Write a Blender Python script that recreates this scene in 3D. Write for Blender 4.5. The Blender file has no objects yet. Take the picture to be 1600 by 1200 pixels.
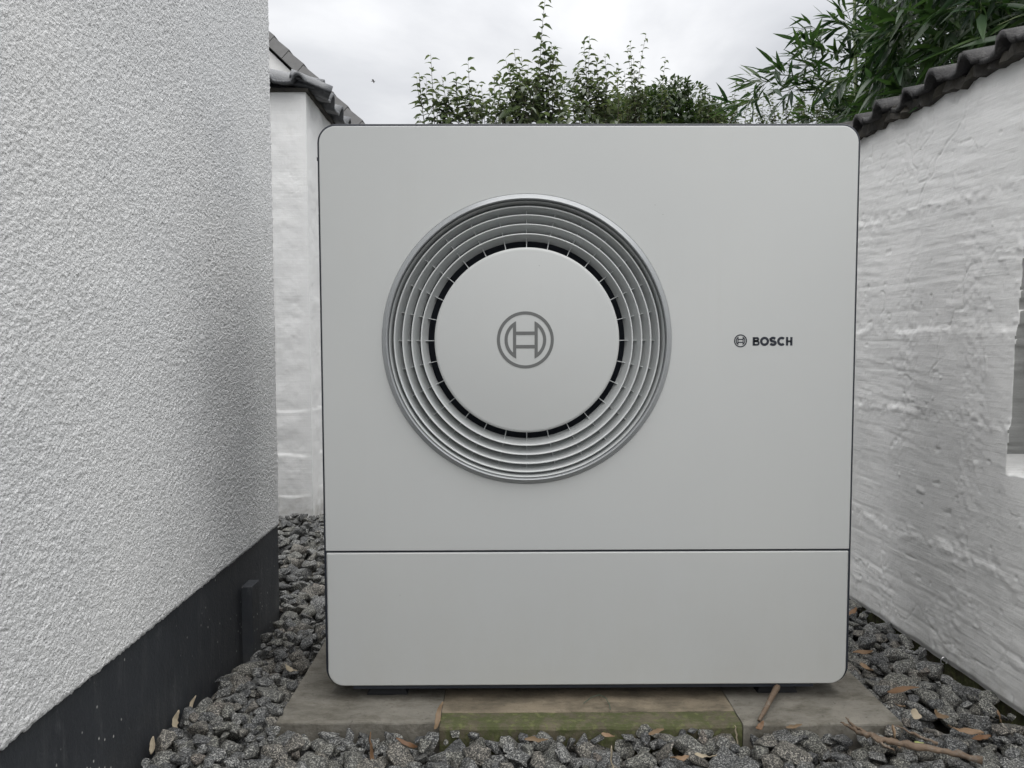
import bpy, bmesh, math, random
import numpy as np
from mathutils import Vector, Matrix, noise as mnoise

random.seed(7)
rng = np.random.default_rng(11)
scene = bpy.context.scene
col = scene.collection

# ------------------------------------------------------------------ camera
HC = 0.8331
cd = bpy.data.cameras.new('camera')
cam = bpy.data.objects.new('camera', cd); col.objects.link(cam)
cd.sensor_width = 36.0
cd.lens = 1202.0/1600.0*36.0
cd.clip_start = 0.02; cd.clip_end = 2000
pitch, yaw, roll = 0.05902416, 0.00656891, -0.00238002
fw = Vector((math.sin(yaw)*math.cos(pitch), math.cos(yaw)*math.cos(pitch), -math.sin(pitch)))
rt0 = Vector((math.cos(yaw), -math.sin(yaw), 0)); up0 = rt0.cross(fw)
rt = rt0*math.cos(roll)+up0*math.sin(roll); up = -rt0*math.sin(roll)+up0*math.cos(roll)
m = Matrix((rt, up, -fw)).transposed().to_4x4(); m.translation = Vector((0, 0, HC))
cam.matrix_world = m
scene.camera = cam

# ------------------------------------------------------------------ world: overcast sky
SUN_EL, SUN_AZ = math.radians(74), math.radians(186)     # azimuth from +Y (ahead), clockwise
world = bpy.data.worlds.new('World'); scene.world = world; world.use_nodes = True
nt = world.node_tree; N = nt.nodes; Lk = nt.links
for n in list(N): N.remove(n)
def wn(t, **k):
    n = N.new(t)
    for a, b in k.items(): setattr(n, a, b)
    return n
out = wn('ShaderNodeOutputWorld'); bg = wn('ShaderNodeBackground'); bg.inputs['Strength'].default_value = 0.1
sky = wn('ShaderNodeTexSky', sky_type='NISHITA', sun_disc=False)
sky.sun_elevation = SUN_EL; sky.sun_rotation = SUN_AZ; sky.air_density = 1.0; sky.dust_density = 3.0
tc = wn('ShaderNodeTexCoord'); sx = wn('ShaderNodeSeparateXYZ'); Lk.new(tc.outputs['Generated'], sx.inputs[0])
zc = wn('ShaderNodeMath', operation='MAXIMUM'); Lk.new(sx.outputs['Z'], zc.inputs[0]); zc.inputs[1].default_value = 0.0
zp = wn('ShaderNodeMath', operation='ADD'); Lk.new(zc.outputs[0], zp.inputs[0]); zp.inputs[1].default_value = 0.18
dx = wn('ShaderNodeMath', operation='DIVIDE'); Lk.new(sx.outputs['X'], dx.inputs[0]); Lk.new(zp.outputs[0], dx.inputs[1])
dy = wn('ShaderNodeMath', operation='DIVIDE'); Lk.new(sx.outputs['Y'], dy.inputs[0]); Lk.new(zp.outputs[0], dy.inputs[1])
cv = wn('ShaderNodeCombineXYZ'); Lk.new(dx.outputs[0], cv.inputs[0]); Lk.new(dy.outputs[0], cv.inputs[1])
cn = wn('ShaderNodeTexNoise'); cn.inputs['Scale'].default_value = 0.95; cn.inputs['Detail'].default_value = 7
cn.inputs['Roughness'].default_value = 0.52; cn.inputs['Distortion'].default_value = 0.25
off = wn('ShaderNodeVectorMath', operation='ADD'); off.inputs[1].default_value = (3.3, 1.7, 0.4)
Lk.new(cv.outputs[0], off.inputs[0]); Lk.new(off.outputs[0], cn.inputs['Vector'])
cr = wn('ShaderNodeValToRGB'); Lk.new(cn.outputs['Fac'], cr.inputs[0])
e = cr.color_ramp.elements
e[0].position = 0.38; e[0].color = (4.9, 4.98, 5.2, 1)
e[1].position = 0.68; e[1].color = (8.9, 8.9, 8.9, 1)
x_ = e.new(0.52); x_.color = (6.4, 6.45, 6.6, 1)
# overcast luminance distribution, brightest overhead
z2 = wn('ShaderNodeMath', operation='POWER'); Lk.new(zc.outputs[0], z2.inputs[0]); z2.inputs[1].default_value = 2.0
gr = wn('ShaderNodeMath', operation='MULTIPLY_ADD'); Lk.new(z2.outputs[0], gr.inputs[0])
gr.inputs[1].default_value = 1.0; gr.inputs[2].default_value = 0.41
sc = wn('ShaderNodeVectorMath', operation='SCALE'); Lk.new(cr.outputs[0], sc.inputs[0]); Lk.new(gr.outputs[0], sc.inputs['Scale'])
mixw = wn('ShaderNodeMix', data_type='RGBA'); mixw.inputs['Factor'].default_value = 0.94
Lk.new(sky.outputs[0], mixw.inputs['A']); Lk.new(sc.outputs[0], mixw.inputs['B'])
Lk.new(mixw.outputs['Result'], bg.inputs['Color']); Lk.new(bg.outputs[0], out.inputs['Surface'])

# ------------------------------------------------------------------ sun behind the cloud
sd = bpy.data.lights.new('sun', 'SUN'); sd.energy = 1.5; sd.angle = math.radians(100); sd.color = (1.0, 0.975, 0.94)
sun = bpy.data.objects.new('sun', sd); col.objects.link(sun)
sdir = Vector((math.sin(SUN_AZ)*math.cos(SUN_EL), math.cos(SUN_AZ)*math.cos(SUN_EL), math.sin(SUN_EL)))
sun.rotation_euler = sdir.to_track_quat('Z', 'Y').to_euler(); sun.location = sdir*30
scene.view_settings.view_transform = 'Standard'; scene.view_settings.look = 'None'
scene.view_settings.exposure = 1.28; scene.view_settings.gamma = 1.0
scene.view_settings.use_curve_mapping = False

# ------------------------------------------------------------------ helpers
def tag(o, label=None, cat=None, group=None, kind=None):
    if label: o['label'] = label
    if cat: o['category'] = cat
    if group: o['group'] = group
    if kind: o['kind'] = kind
    return o
def empty(name, loc=(0, 0, 0)):
    o = bpy.data.objects.new(name, None); col.objects.link(o); o.location = loc; o.empty_display_size = 0.1
    return o
def link(name, me, mt=None, parent=None, loc=None):
    if mt is not None and not me.materials: me.materials.append(mt)
    o = bpy.data.objects.new(name, me); col.objects.link(o)
    if parent is not None: o.parent = parent
    if loc is not None: o.location = loc
    return o
def rel(parent, p):      # world point to the parent's space (parents are only translated)
    return Vector(p)-parent.location
def smooth(me, on=True):
    me.polygons.foreach_set('use_smooth', [on]*len(me.polygons)); me.update()
def mesh_np(name, V, F):
    me = bpy.data.meshes.new(name)
    V = np.asarray(V, dtype=np.float32); F = np.asarray(F, dtype=np.int32); k = F.shape[1]
    me.vertices.add(len(V)); me.vertices.foreach_set('co', V.ravel())
    me.loops.add(F.size); me.loops.foreach_set('vertex_index', F.ravel())
    me.polygons.add(len(F)); me.polygons.foreach_set('loop_start', np.arange(0, F.size, k, dtype=np.int32))
    me.update(calc_edges=True); me.validate()
    return me
def mesh_py(name, V, F):
    me = bpy.data.meshes.new(name); me.from_pydata([tuple(v) for v in V], [], F); me.update(); return me
def box_bm(bm, x0, x1, y0, y1, z0, z1):
    v = [bm.verts.new(p) for p in ((x0,y0,z0),(x1,y0,z0),(x1,y1,z0),(x0,y1,z0),(x0,y0,z1),(x1,y0,z1),(x1,y1,z1),(x0,y1,z1))]
    for f in ((0,3,2,1),(4,5,6,7),(0,1,5,4),(1,2,6,5),(2,3,7,6),(3,0,4,7)): bm.faces.new([v[i] for i in f])
def bm_mesh(name, bm, bevel=0, seg=2):
    if bevel: bmesh.ops.bevel(bm, geom=bm.edges[:], offset=bevel, segments=seg, affect='EDGES', profile=0.6)
    me = bpy.data.meshes.new(name); bm.to_mesh(me); bm.free(); return me
def box(name, x0, x1, y0, y1, z0, z1, mt, parent=None, bevel=0):
    bm = bmesh.new(); cx, cy = (x0+x1)/2, (y0+y1)/2
    box_bm(bm, x0-cx, x1-cx, y0-cy, y1-cy, 0, z1-z0)
    o = link(name, bm_mesh(name, bm, bevel), mt, parent)
    p = Vector((cx, cy, z0)); o.location = p if parent is None else rel(parent, p)
    return o
def vnoise(u, v, seed):
    # smooth value noise on arrays, period 256
    r = np.random.default_rng(seed).random((257, 257)).astype(np.float32); r[256] = r[0]; r[:, 256] = r[:, 0]
    ui = np.floor(u).astype(int); vi = np.floor(v).astype(int); fu = u-ui; fv = v-vi
    fu = fu*fu*(3-2*fu); fv = fv*fv*(3-2*fv); ui %= 256; vi %= 256
    return (r[ui, vi]*(1-fu)+r[ui+1, vi]*fu)*(1-fv)+(r[ui, vi+1]*(1-fu)+r[ui+1, vi+1]*fu)*fv
def fbm(u, v, seed, octv=4, gain=.5):
    s = 0; a = 1; t = 0
    for i in range(octv):
        s = s+a*vnoise(u*2**i+i*17.3, v*2**i+i*9.1, seed+i); t += a; a *= gain
    return s/t
def sstep(x, a, b):
    t = np.clip((x-a)/(b-a), 0, 1); return t*t*(3-2*t)
def grid_faces(nu, nv, flip=False):
    i = np.arange(nu-1)[:, None]*nv+np.arange(nv-1)[None, :]
    i = i.ravel(); F = np.stack([i, i+nv, i+nv+1, i+1], 1)
    return F[:, ::-1] if flip else F
def bezier_tube(name, pts, rad, mt, parent=None, sides=6):
    V, F = [], []; P = [Vector(p) for p in pts]; n = len(P)
    for i, p in enumerate(P):
        d = (P[min(i+1, n-1)]-P[max(i-1, 0)]).normalized()
        a = d.cross(Vector((0.31, 0.2, 0.93))).normalized(); b = d.cross(a)
        r = rad[i] if isinstance(rad, (list, tuple)) else rad
        for k in range(sides):
            t = 2*math.pi*k/sides; V.append(p+(a*math.cos(t)+b*math.sin(t))*r)
    for i in range(n-1):
        for k in range(sides):
            F.append((i*sides+k, i*sides+(k+1) % sides, (i+1)*sides+(k+1) % sides, (i+1)*sides+k))
    F.append(tuple(range(sides))[::-1]); F.append(tuple((n-1)*sides+k for k in range(sides)))
    return V, F

# ------------------------------------------------------------------ materials
def mat(name):
    m = bpy.data.materials.new(name); m.use_nodes = True; nt = m.node_tree
    for n in list(nt.nodes): nt.nodes.remove(n)
    o = nt.nodes.new('ShaderNodeOutputMaterial'); b = nt.nodes.new('ShaderNodeBsdfPrincipled')
    nt.links.new(b.outputs[0], o.inputs['Surface'])
    return m, nt, b, o
class G:      # small node-graph writer
    def __init__(s, nt): s.nt = nt
    def n(s, t, ins=None, **k):
        n = s.nt.nodes.new(t)
        for a, b in k.items(): setattr(n, a, b)
        for a, b in (ins or {}).items():
            i = n.inputs[a]
            if isinstance(b, bpy.types.NodeSocket): s.nt.links.new(b, i)
            else: i.default_value = b
        return n
    def coord(s, scale=(1, 1, 1), kind='Object'):
        t = s.n('ShaderNodeTexCoord'); return s.n('ShaderNodeMapping', {'Vector': t.outputs[kind], 'Scale': scale}).outputs[0]
    def world(s, scale=(1, 1, 1)):
        t = s.n('ShaderNodeNewGeometry'); return s.n('ShaderNodeMapping', {'Vector': t.outputs['Position'], 'Scale': scale}).outputs[0]
    def noise(s, vec, scale, detail=4, rough=.55, dist=0):
        return s.n('ShaderNodeTexNoise', {'Vector': vec, 'Scale': scale, 'Detail': detail, 'Roughness': rough, 'Distortion': dist}).outputs['Fac']
    def vor(s, vec, scale, out='Distance', feature='F1'):
        return s.n('ShaderNodeTexVoronoi', {'Vector': vec, 'Scale': scale}, feature=feature).outputs[out]
    def ramp(s, fac, stops):
        n = s.n('ShaderNodeValToRGB', {'Fac': fac}); r = n.color_ramp.elements
        while len(r) < len(stops): r.new(.5)
        for q, (p, c) in zip(r, stops):
            q.position = p; q.color = (c, c, c, 1) if not isinstance(c, tuple) else (*c, 1)
        return n.outputs[0]
    def mix(s, f, a, b, mode='MIX'):
        n = s.n('ShaderNodeMix', data_type='RGBA', blend_type=mode)
        for k, v in (('Factor', f), ('A', a), ('B', b)):
            if isinstance(v, bpy.types.NodeSocket): s.nt.links.new(v, n.inputs[k])
            elif k == 'Factor': n.inputs[k].default_value = v
            else: n.inputs[k].default_value = (*v, 1)
        return n.outputs['Result']
    def math(s, op, a, b=0.0, c=0.0):
        return s.n('ShaderNodeMath', {0: a, 1: b, 2: c}, operation=op).outputs[0]
    def bump(s, h, dist, strength=1.0, normal=None):
        i = {'Height': h, 'Distance': dist, 'Strength': strength}
        if normal is not None: i['Normal'] = normal
        return s.n('ShaderNodeBump', i).outputs[0]
    def rnd(s): return s.n('ShaderNodeNewGeometry').outputs['Random Per Island']

def m_simple(name, c, rough=.5, metal=0, spec=.5):
    m, nt, b, o = mat(name); b.inputs['Base Color'].default_value = (*c, 1)
    b.inputs['Roughness'].default_value = rough; b.inputs['Metallic'].default_value = metal
    b.inputs['Specular IOR Level'].default_value = spec; return m

def m_stucco():
    m, nt, b, o = mat('white_render_granular'); g = G(nt); p = g.world()
    big = g.noise(p, 2.0, 3); grain = g.noise(p, 330, 4, .65); gr2 = g.vor(p, 230)
    c = g.mix(g.ramp(big, [(.3, 0.0), (.7, 1.0)]), (.74, .75, .755), (.81, .815, .81))
    c = g.mix(g.ramp(grain, [(.25, .35), (.5, 0.0)]), c, (.55, .56, .56))
    nt.links.new(c, b.inputs['Base Color']); b.inputs['Roughness'].default_value = .85
    h = g.math('ADD', grain, g.math('MULTIPLY', gr2, -.6))
    nt.links.new(g.bump(h, .0033, 1.0), b.inputs['Normal']); return m
def m_plinth():
    m, nt, b, o = mat('anthracite_plinth_paint'); g = G(nt); p = g.world()
    n1 = g.noise(p, 6, 5, .6); n2 = g.noise(g.world((30, 30, 4)), 1.0, 4, .6)
    c = g.mix(g.ramp(n1, [(.3, 0.0), (.75, 1.0)]), (.020, .023, .028), (.034, .038, .044))
    c = g.mix(g.ramp(n2, [(.55, 0.0), (.8, .55)]), c, (.075, .078, .08))
    sp = g.vor(g.world((1, 1, .7)), 55); mk = g.noise(p, 3.2, 2)
    spot = g.math('MULTIPLY', g.ramp(sp, [(.06, 1.0), (.12, 0.0)]), g.ramp(mk, [(.47, 0.0), (.56, 1.0)]))
    c = g.mix(g.ramp(g.noise(g.world((3, 3, 1)), 7, 7, .75), [(.55, 0.0), (.72, .5)]), c, (.10, .105, .11))
    c = g.mix(spot, c, (.42, .42, .40))
    # splash dust low down near the stones
    zz = g.n('ShaderNodeSeparateXYZ', {0: p}).outputs['Z']
    dust = g.math('MULTIPLY', g.n('ShaderNodeMapRange', {'Value': zz, 'From Min': .17, 'From Max': .03}).outputs[0], g.ramp(g.noise(p, 14, 5, .7), [(.35, 0.0), (.75, .45)]))
    c = g.mix(dust, c, (.10, .098, .09))
    nt.links.new(c, b.inputs['Base Color']); b.inputs['Roughness'].default_value = .62
    nt.links.new(g.bump(g.math('ADD', g.noise(p, 120, 4, .6), g.math('MULTIPLY', n1, 2.0)), .0018, .6), b.inputs['Normal']); return m
def m_plaster(name, ca, cb, bs=.6):
    m, nt, b, o = mat(name); g = G(nt); p = g.world()
    n1 = g.noise(p, 3.5, 5, .6); n2 = g.noise(p, 60, 5, .65); st = g.noise(g.world((1, 3, 45)), 3.0, 5, .6, .4)
    c = g.mix(g.ramp(n1, [(.3, 0.0), (.7, 1.0)]), ca, cb)
    c = g.mix(g.ramp(g.noise(p, 17, 6, .7), [(.58, 0.0), (.75, .28)]), c, (.50, .49, .46))
    dots = g.math('MULTIPLY', g.ramp(g.vor(p, 60), [(.035, 1.0), (.075, 0.0)]), g.ramp(g.noise(p, 5, 2), [(.55, 0.0), (.62, .7)]))
    c = g.mix(dots, c, (.25, .25, .24))
    zz = g.n('ShaderNodeSeparateXYZ', {0: p}).outputs['Z']
    base = g.math('MULTIPLY', g.n('ShaderNodeMapRange', {'Value': zz, 'From Min': .15, 'From Max': .0}).outputs[0], g.ramp(g.noise(p, 22, 5, .7), [(.35, 0.0), (.7, .8)]))
    c = g.mix(base, c, (.33, .32, .28))
    nt.links.new(c, b.inputs['Base Color']); b.inputs['Roughness'].default_value = .8
    h = g.math('ADD', g.math('MULTIPLY', n2, .8), g.math('MULTIPLY', st, .7))
    nt.links.new(g.bump(h, .0032*bs, .7), b.inputs['Normal']); return m
def m_panel():
    m, nt, b, o = mat('light_grey_powder_coat'); g = G(nt); p = g.world()
    n1 = g.noise(p, 1.3, 3)
    c = g.mix(g.ramp(n1, [(.3, 0.0), (.7, 1.0)]), (.485, .50, .50), (.515, .528, .52))
    dots = g.math('MULTIPLY', g.ramp(g.vor(p, 32), [(.018, 1.0), (.035, 0.0)]), g.ramp(g.noise(p, 4, 2), [(.60, 0.0), (.64, .8)]))
    c = g.mix(dots, c, (.22, .22, .21))
    zz = g.n('ShaderNodeSeparateXYZ', {0: p}).outputs['Z']
    grime = g.math('MULTIPLY', g.n('ShaderNodeMapRange', {'Value': zz, 'From Min': .42, 'From Max': .08}).outputs[0], g.ramp(g.noise(g.world((2, 2, .8)), 5, 6, .7), [(.3, .08), (.8, .40)]))
    c = g.mix(grime, c, (.40, .39, .34))
    run = g.math('MULTIPLY', g.ramp(g.noise(g.world((22, 1, .9)), 1.5, 5, .6), [(.52, 0.0), (.80, .16)]), g.ramp(g.noise(p, 2.5, 3), [(.45, 0.0), (.65, 1.0)]))
    c = g.mix(run, c, (.43, .43, .41))
    nt.links.new(c, b.inputs['Base Color'])
    nt.links.new(g.ramp(g.noise(p, 6, 4), [(.3, .30), (.7, .38)]), b.inputs['Roughness'])
    nt.links.new(g.bump(g.noise(p, 900, 2), .00015, .25), b.inputs['Normal']); return m
def m_granite():
    m, nt, b, o = mat('granite_chippings'); g = G(nt); p = g.world()
    r = g.rnd()
    off = g.n('ShaderNodeVectorMath', {0: p, 1: g.n('ShaderNodeCombineXYZ', {0: g.math('MULTIPLY', r, 7.0), 1: r, 2: r}).outputs[0]}, operation='ADD').outputs[0]
    s1 = g.noise(off, 330, 3, .75); s2 = g.n('ShaderNodeTexVoronoi', {'Vector': off, 'Scale': 520}).outputs['Color']
    s2v = g.n('ShaderNodeSeparateColor', {0: s2}).outputs[0]
    c = g.ramp(g.math('ADD', g.math('MULTIPLY', s1, .62), g.math('MULTIPLY', s2v, .38)), [(.32, (.018, .019, .021)), (.44, (.060, .062, .064)), (.56, (.125, .127, .125)), (.70, (.38, .38, .37))])
    tint = g.ramp(r, [(0, (.50, .51, .53)), (.3, (.75, .76, .76)), (.6, (1.1, 1.1, 1.08)), (.88, (.95, .94, .85)), (1, (1.0, .88, .78))])
    c = g.mix(1.0, c, tint, 'MULTIPLY')
    dirt = g.ramp(g.noise(off, 45, 4, .6), [(.5, 0.0), (.75, .5)])
    c = g.mix(dirt, c, (.085, .08, .062))
    nt.links.new(c, b.inputs['Base Color']); b.inputs['Roughness'].default_value = .72
    h = g.math('ADD', g.noise(off, 160, 5, .7), g.math('MULTIPLY', s2v, .25))
    nt.links.new(g.bump(h, .0022, .9), b.inputs['Normal']); return m
def m_concrete(name, c0, c1, moss=0.0):
    m, nt, b, o = mat(name); g = G(nt); p = g.world()
    n1 = g.noise(p, 9, 6, .65); n2 = g.noise(p, 140, 4, .6)
    c = g.mix(g.ramp(n1, [(.3, 0.0), (.7, 1.0)]), c0, c1)
    c = g.mix(g.ramp(g.noise(g.world((1, 2.0, 1)), 12, 7, .72), [(.44, 0.0), (.66, .75)]), c, (.062, .055, .038))
    c = g.mix(g.ramp(n2, [(.60, 0.0), (.72, .6)]), c, (.055, .05, .04))
    if moss:
        mm = g.ramp(g.noise(p, 20, 7, .8), [(.44, 0.0), (.56, .9)])
        c = g.mix(mm, c, (.060, .072, .022))
        c = g.mix(g.ramp(g.noise(p, 70, 4), [(.55, 0.0), (.65, .8)]), c, (.12, .13, .05))
    nt.links.new(c, b.inputs['Base Color']); b.inputs['Roughness'].default_value = .9
    nt.links.new(g.bump(g.math('ADD', n2, g.math('MULTIPLY', n1, 1.5)), .003, .7), b.inputs['Normal']); return m
def m_tile(name, c0, c1, lichen=.3, rough=.7):
    m, nt, b, o = mat(name); g = G(nt); p = g.world(); n1 = g.noise(p, 12, 5, .6)
    c = g.mix(g.ramp(n1, [(.3, 0.0), (.7, 1.0)]), c0, c1)
    c = g.mix(g.ramp(g.noise(p, 70, 5, .7), [(.52, 0.0), (.7, lichen)]), c, (.23, .23, .21))
    c = g.mix(.35, c, g.ramp(g.rnd(), [(0, c0), (1, c1)]))
    nt.links.new(c, b.inputs['Base Color']); b.inputs['Roughness'].default_value = rough
    nt.links.new(g.bump(g.math('ADD', g.noise(p, 180, 4, .6), g.math('MULTIPLY', n1, 1.5)), .003, .7), b.inputs['Normal']); return m
def m_leaf(name, cols, rough=.45, trans=.35):
    m, nt, b, o = mat(name); g = G(nt); r = g.rnd(); k = len(cols)
    c = g.ramp(r, [(i/(k-1), cc) for i, cc in enumerate(cols)])
    c = g.mix(.35, c, g.ramp(g.noise(g.world(), 9, 3), [(.3, cols[0]), (.7, cols[-1])]))
    nt.links.new(c, b.inputs['Base Color']); b.inputs['Roughness'].default_value = rough
    tr = g.n('ShaderNodeBsdfTranslucent', {'Color': g.mix(1.0, c, (1.3, 1.5, .7), 'MULTIPLY')})
    ms = g.n('ShaderNodeMixShader', {'Fac': trans}); nt.links.new(b.outputs[0], ms.inputs[1]); nt.links.new(tr.outputs[0], ms.inputs[2])
    nt.links.new(ms.outputs[0], o.inputs['Surface']); return m
def m_dry():
    m, nt, b, o = mat('dry_leaf_brown'); g = G(nt); p = g.coord()
    oi = g.n('ShaderNodeObjectInfo').outputs['Random']
    c = g.ramp(oi, [(0, (.13, .065, .03)), (.35, (.20, .125, .07)), (.7, (.27, .19, .12)), (1, (.15, .105, .06))])
    c = g.mix(g.ramp(g.noise(g.coord((60, 600, 60)), 1.0, 3), [(.4, 0.0), (.7, .5)]), c, (.13, .07, .03))
    nt.links.new(c, b.inputs['Base Color']); b.inputs['Roughness'].default_value = .6; return m
def m_bark():
    m, nt, b, o = mat('bark'); g = G(nt); p = g.coord((40, 40, 8)); n = g.noise(p, 3, 5, .6)
    nt.links.new(g.ramp(n, [(.3, (.05, .038, .026)), (.7, (.13, .11, .085))]), b.inputs['Base Color']); b.inputs['Roughness'].default_value = .85
    nt.links.new(g.bump(n, .004, .8), b.inputs['Normal']); return m

M = dict(
    stucco=m_stucco(), plinth=m_plinth(),
    plaster=m_plaster('painted_rough_plaster', (.72, .725, .715), (.79, .79, .78)),
    plaster_far=m_plaster('painted_smooth_plaster', (.72, .725, .725), (.78, .785, .78), .5),
    panel=m_panel(), granite=m_granite(),
    casing=m_simple('dark_blue_grey_casing', (.022, .026, .036), .38),
    mesh_dark=m_simple('dark_navy_interior', (.010, .016, .030), .6),
    louver=m_simple('pale_grey_plastic', (.56, .58, .58), .34),
    bezel=m_simple('silver_grey_bezel', (.34, .355, .365), .32, .2),
    logo=m_simple('grey_print', (.135, .14, .138), .4),
    ink=m_simple('dark_blue_black_print', (.016, .020, .030), .4),
    rubber=m_simple('black_rubber', (.012, .013, .016), .7),
    slab=m_concrete('weathered_concrete', (.125, .118, .100), (.225, .212, .182)),
    slab_tan=m_concrete('tan_concrete', (.15, .125, .09), (.25, .21, .15)),
    slab_moss=m_concrete('mossy_concrete', (.075, .066, .042), (.14, .122, .08), 1.0),
    footing=m_concrete('mossy_footing', (.03, .026, .016), (.085, .07, .042), .6),
    bare=m_plaster('niche_shade_plaster', (.25, .255, .25), (.33, .335, .325)),  # greyed version of the wall plaster; paints the shade inside the niche
    soil=m_concrete('dark_soil', (.018, .017, .015), (.04, .036, .03)),
    tile=m_tile('weathered_dark_tile', (.014, .014, .017), (.042, .040, .039), .35),
    tile_slate=m_tile('slate_blue_tile', (.075, .08, .09), (.13, .135, .14), .2, .4),
    verge=m_tile('grey_verge_tile', (.15, .15, .15), (.20, .20, .20), .25),
    mortar=m_concrete('dark_mortar', (.030, .029, .028), (.070, .066, .060)),
    shrub=m_leaf('pear_leaf_green', [(.06, .082, .060), (.08, .105, .076), (.105, .128, .09), (.075, .095, .076), (.14, .145, .085)], .5, .3),
    hedge=m_leaf('dark_evergreen_leaf', [(.018, .032, .016), (.035, .058, .026), (.06, .085, .035)], .5, .25),
    bamboo=m_leaf('bamboo_leaf_green', [(.012, .030, .020), (.022, .050, .028), (.04, .078, .034), (.075, .12, .042)], .38, .35),
    culm=m_simple('bamboo_culm', (.10, .13, .05), .45),
    dry=m_dry(), wood=m_tile('torn_wood', (.07, .045, .028), (.20, .145, .10), .8), bark=m_bark(),
    pale_dry=m_simple('pale_bleached_leaf', (.34, .29, .21), .7),
    green_leaf=m_simple('yellow_green_leaf', (.40, .45, .16), .5),
    wire=m_simple('dull_green_wire', (.07, .10, .07), .4),
    metal=m_simple('zinc', (.62, .62, .62), .35, .9),
    birdm=m_simple('grey_feathers', (.30, .30, .31), .8),
)

# ------------------------------------------------------------------ the ground
ground = box('ground', -300, 300, -60, 700, -.30, -.06, M['soil']); tag(ground, kind='structure')

XH, YH = -.660, 2.207                     # house wall face and its far corner
def xw(y): return 1.1445-.0544*y          # face of the right garden wall
def bed_h(x, y):
    side = 1-sstep(np.asarray(x, float), -.62, -.30)
    near = 1-sstep(np.asarray(y, float), 1.25, 2.1)
    h = .004+.050*side*near+.008*sstep(np.asarray(x, float), .7, 1.0)
    return h
# gravel bed: undulating dark soil sheet with the stones on it as children
ys = np.linspace(-1.2, 5.6, 90); xs = np.linspace(-1.4, 1.6, 50)
XX, YY = np.meshgrid(xs, ys, indexing='ij')
ZZ = bed_h(XX, YY)-.022
me = mesh_np('gravel_bed', np.stack([XX.ravel(), YY.ravel(), ZZ.ravel()], 1), grid_faces(50, 90))
bed = link('gravel_bed', me, M['soil']); tag(bed, kind='structure')

# ------------------------------------------------------------------ rendered house on the left
house = empty('rendered_house', (XH-1.2, .6, 0))
tag(house, 'white house wall in coarse granular render above a dark anthracite plinth, at left', 'house')
def uneven(a, segs):
    out_ = []
    for lo, hi, st in segs: out_.append(np.arange(lo, hi-1e-9, st))
    return np.concatenate(out_+[[a]])
ya = uneven(YH, [(-1.0, .84, .04), (.84, YH, .0025)])
za = uneven(2.75, [(.296, 1.86, .0026), (1.86, 2.75, .03)])
Yg, Zg = np.meshgrid(ya, za, indexing='ij')
gk = 1/.0038
n_a = fbm(Yg*gk, Zg*gk*.9, 21, 2)
n_b = fbm((Yg+Zg)*gk*1.25, (Zg-Yg)*gk*1.25, 31, 2)
ridge = 1-np.abs(2*n_a-1)*1.6
H = .0026*(n_a-.5)*(.6+.8*fbm(Yg*9, Zg*9, 45, 2))+.0030*(n_b-.5)+.003*(fbm(Yg*6, Zg*6, 41, 3)-.5)
# ragged lower drip edge
zb = Zg.copy(); zb[:, 0] = .296+.006*(fbm(ya*160, ya*0, 51, 2)-.5)
edge = np.clip((YH-Yg)/.010, 0, 1); H = H-.006*(1-edge)**2
low = np.clip((Zg-.296)/.008, 0, 1); H = H-.004*(1-low)**2
V = np.stack([(XH+H).ravel(), (Yg+.0).ravel(), zb.ravel()], 1)
F = grid_faces(len(ya), len(za), flip=False)
nv = len(V); nz = len(za); ny = len(ya)
# underside lip, turned corner and closing faces
back = XH-2.4
V2 = []; F2 = []
V = V-np.array(house.location)
far = (ny-1)*nz
ex = [(back, YH, .296), (back, YH, 2.75), (back, -1.0, .296), (back, -1.0, 2.75)]
ring_ids = list(range(far, far+nz))
extra = [(-.022+0, 0, 0)]
me = mesh_np('render_wall', V, F); smooth(me)
wall_front = link('render_wall', me, M['stucco'], house)
# end face and top, own grain through the material
box('render_core', back, XH-.0085, -1.0, YH-.004, .302, 2.75, M['stucco'], house)
yp = uneven(YH+.002, [(-1.0, .6, .08), (.6, YH+.002, .012)]); zp_ = np.linspace(-.08, .302, 40)
Yp, Zp = np.meshgrid(yp, zp_, indexing='ij')
Xp = XH-.0065+.0022*(fbm(Yp*14, Zp*14, 61, 4)-.5)+.004*(fbm(Yp*3, Zp*3, 65, 2)-.5)
me = mesh_np('plinth', np.stack([Xp.ravel(), Yp.ravel(), Zp.ravel()], 1)-np.array(house.location), grid_faces(len(yp), 40)); smooth(me)
pl = link('plinth', me, M['plinth'], house)
box('plinth_core', back+.01, XH-.012, -1.0, YH+.001, -.08, .30, M['plinth'], house)
# the dark upright block on the plinth
bm = bmesh.new(); box_bm(bm, -.668, -.640, 1.897, 1.956, -.02, .214)
for v in bm.verts:
    v.co -= Vector(house.location)
o = link('plinth_block', bm_mesh('plinth_block', bm, .002, 2), M['plinth'], house)
o['label'] = 'narrow upright dark block standing proud of the plinth'
# flat roof edge, above the picture
box('roof_edge', back-.1, XH-.004, -1.05, YH+.03, 2.75, 2.87, M['casing'], house)

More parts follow.
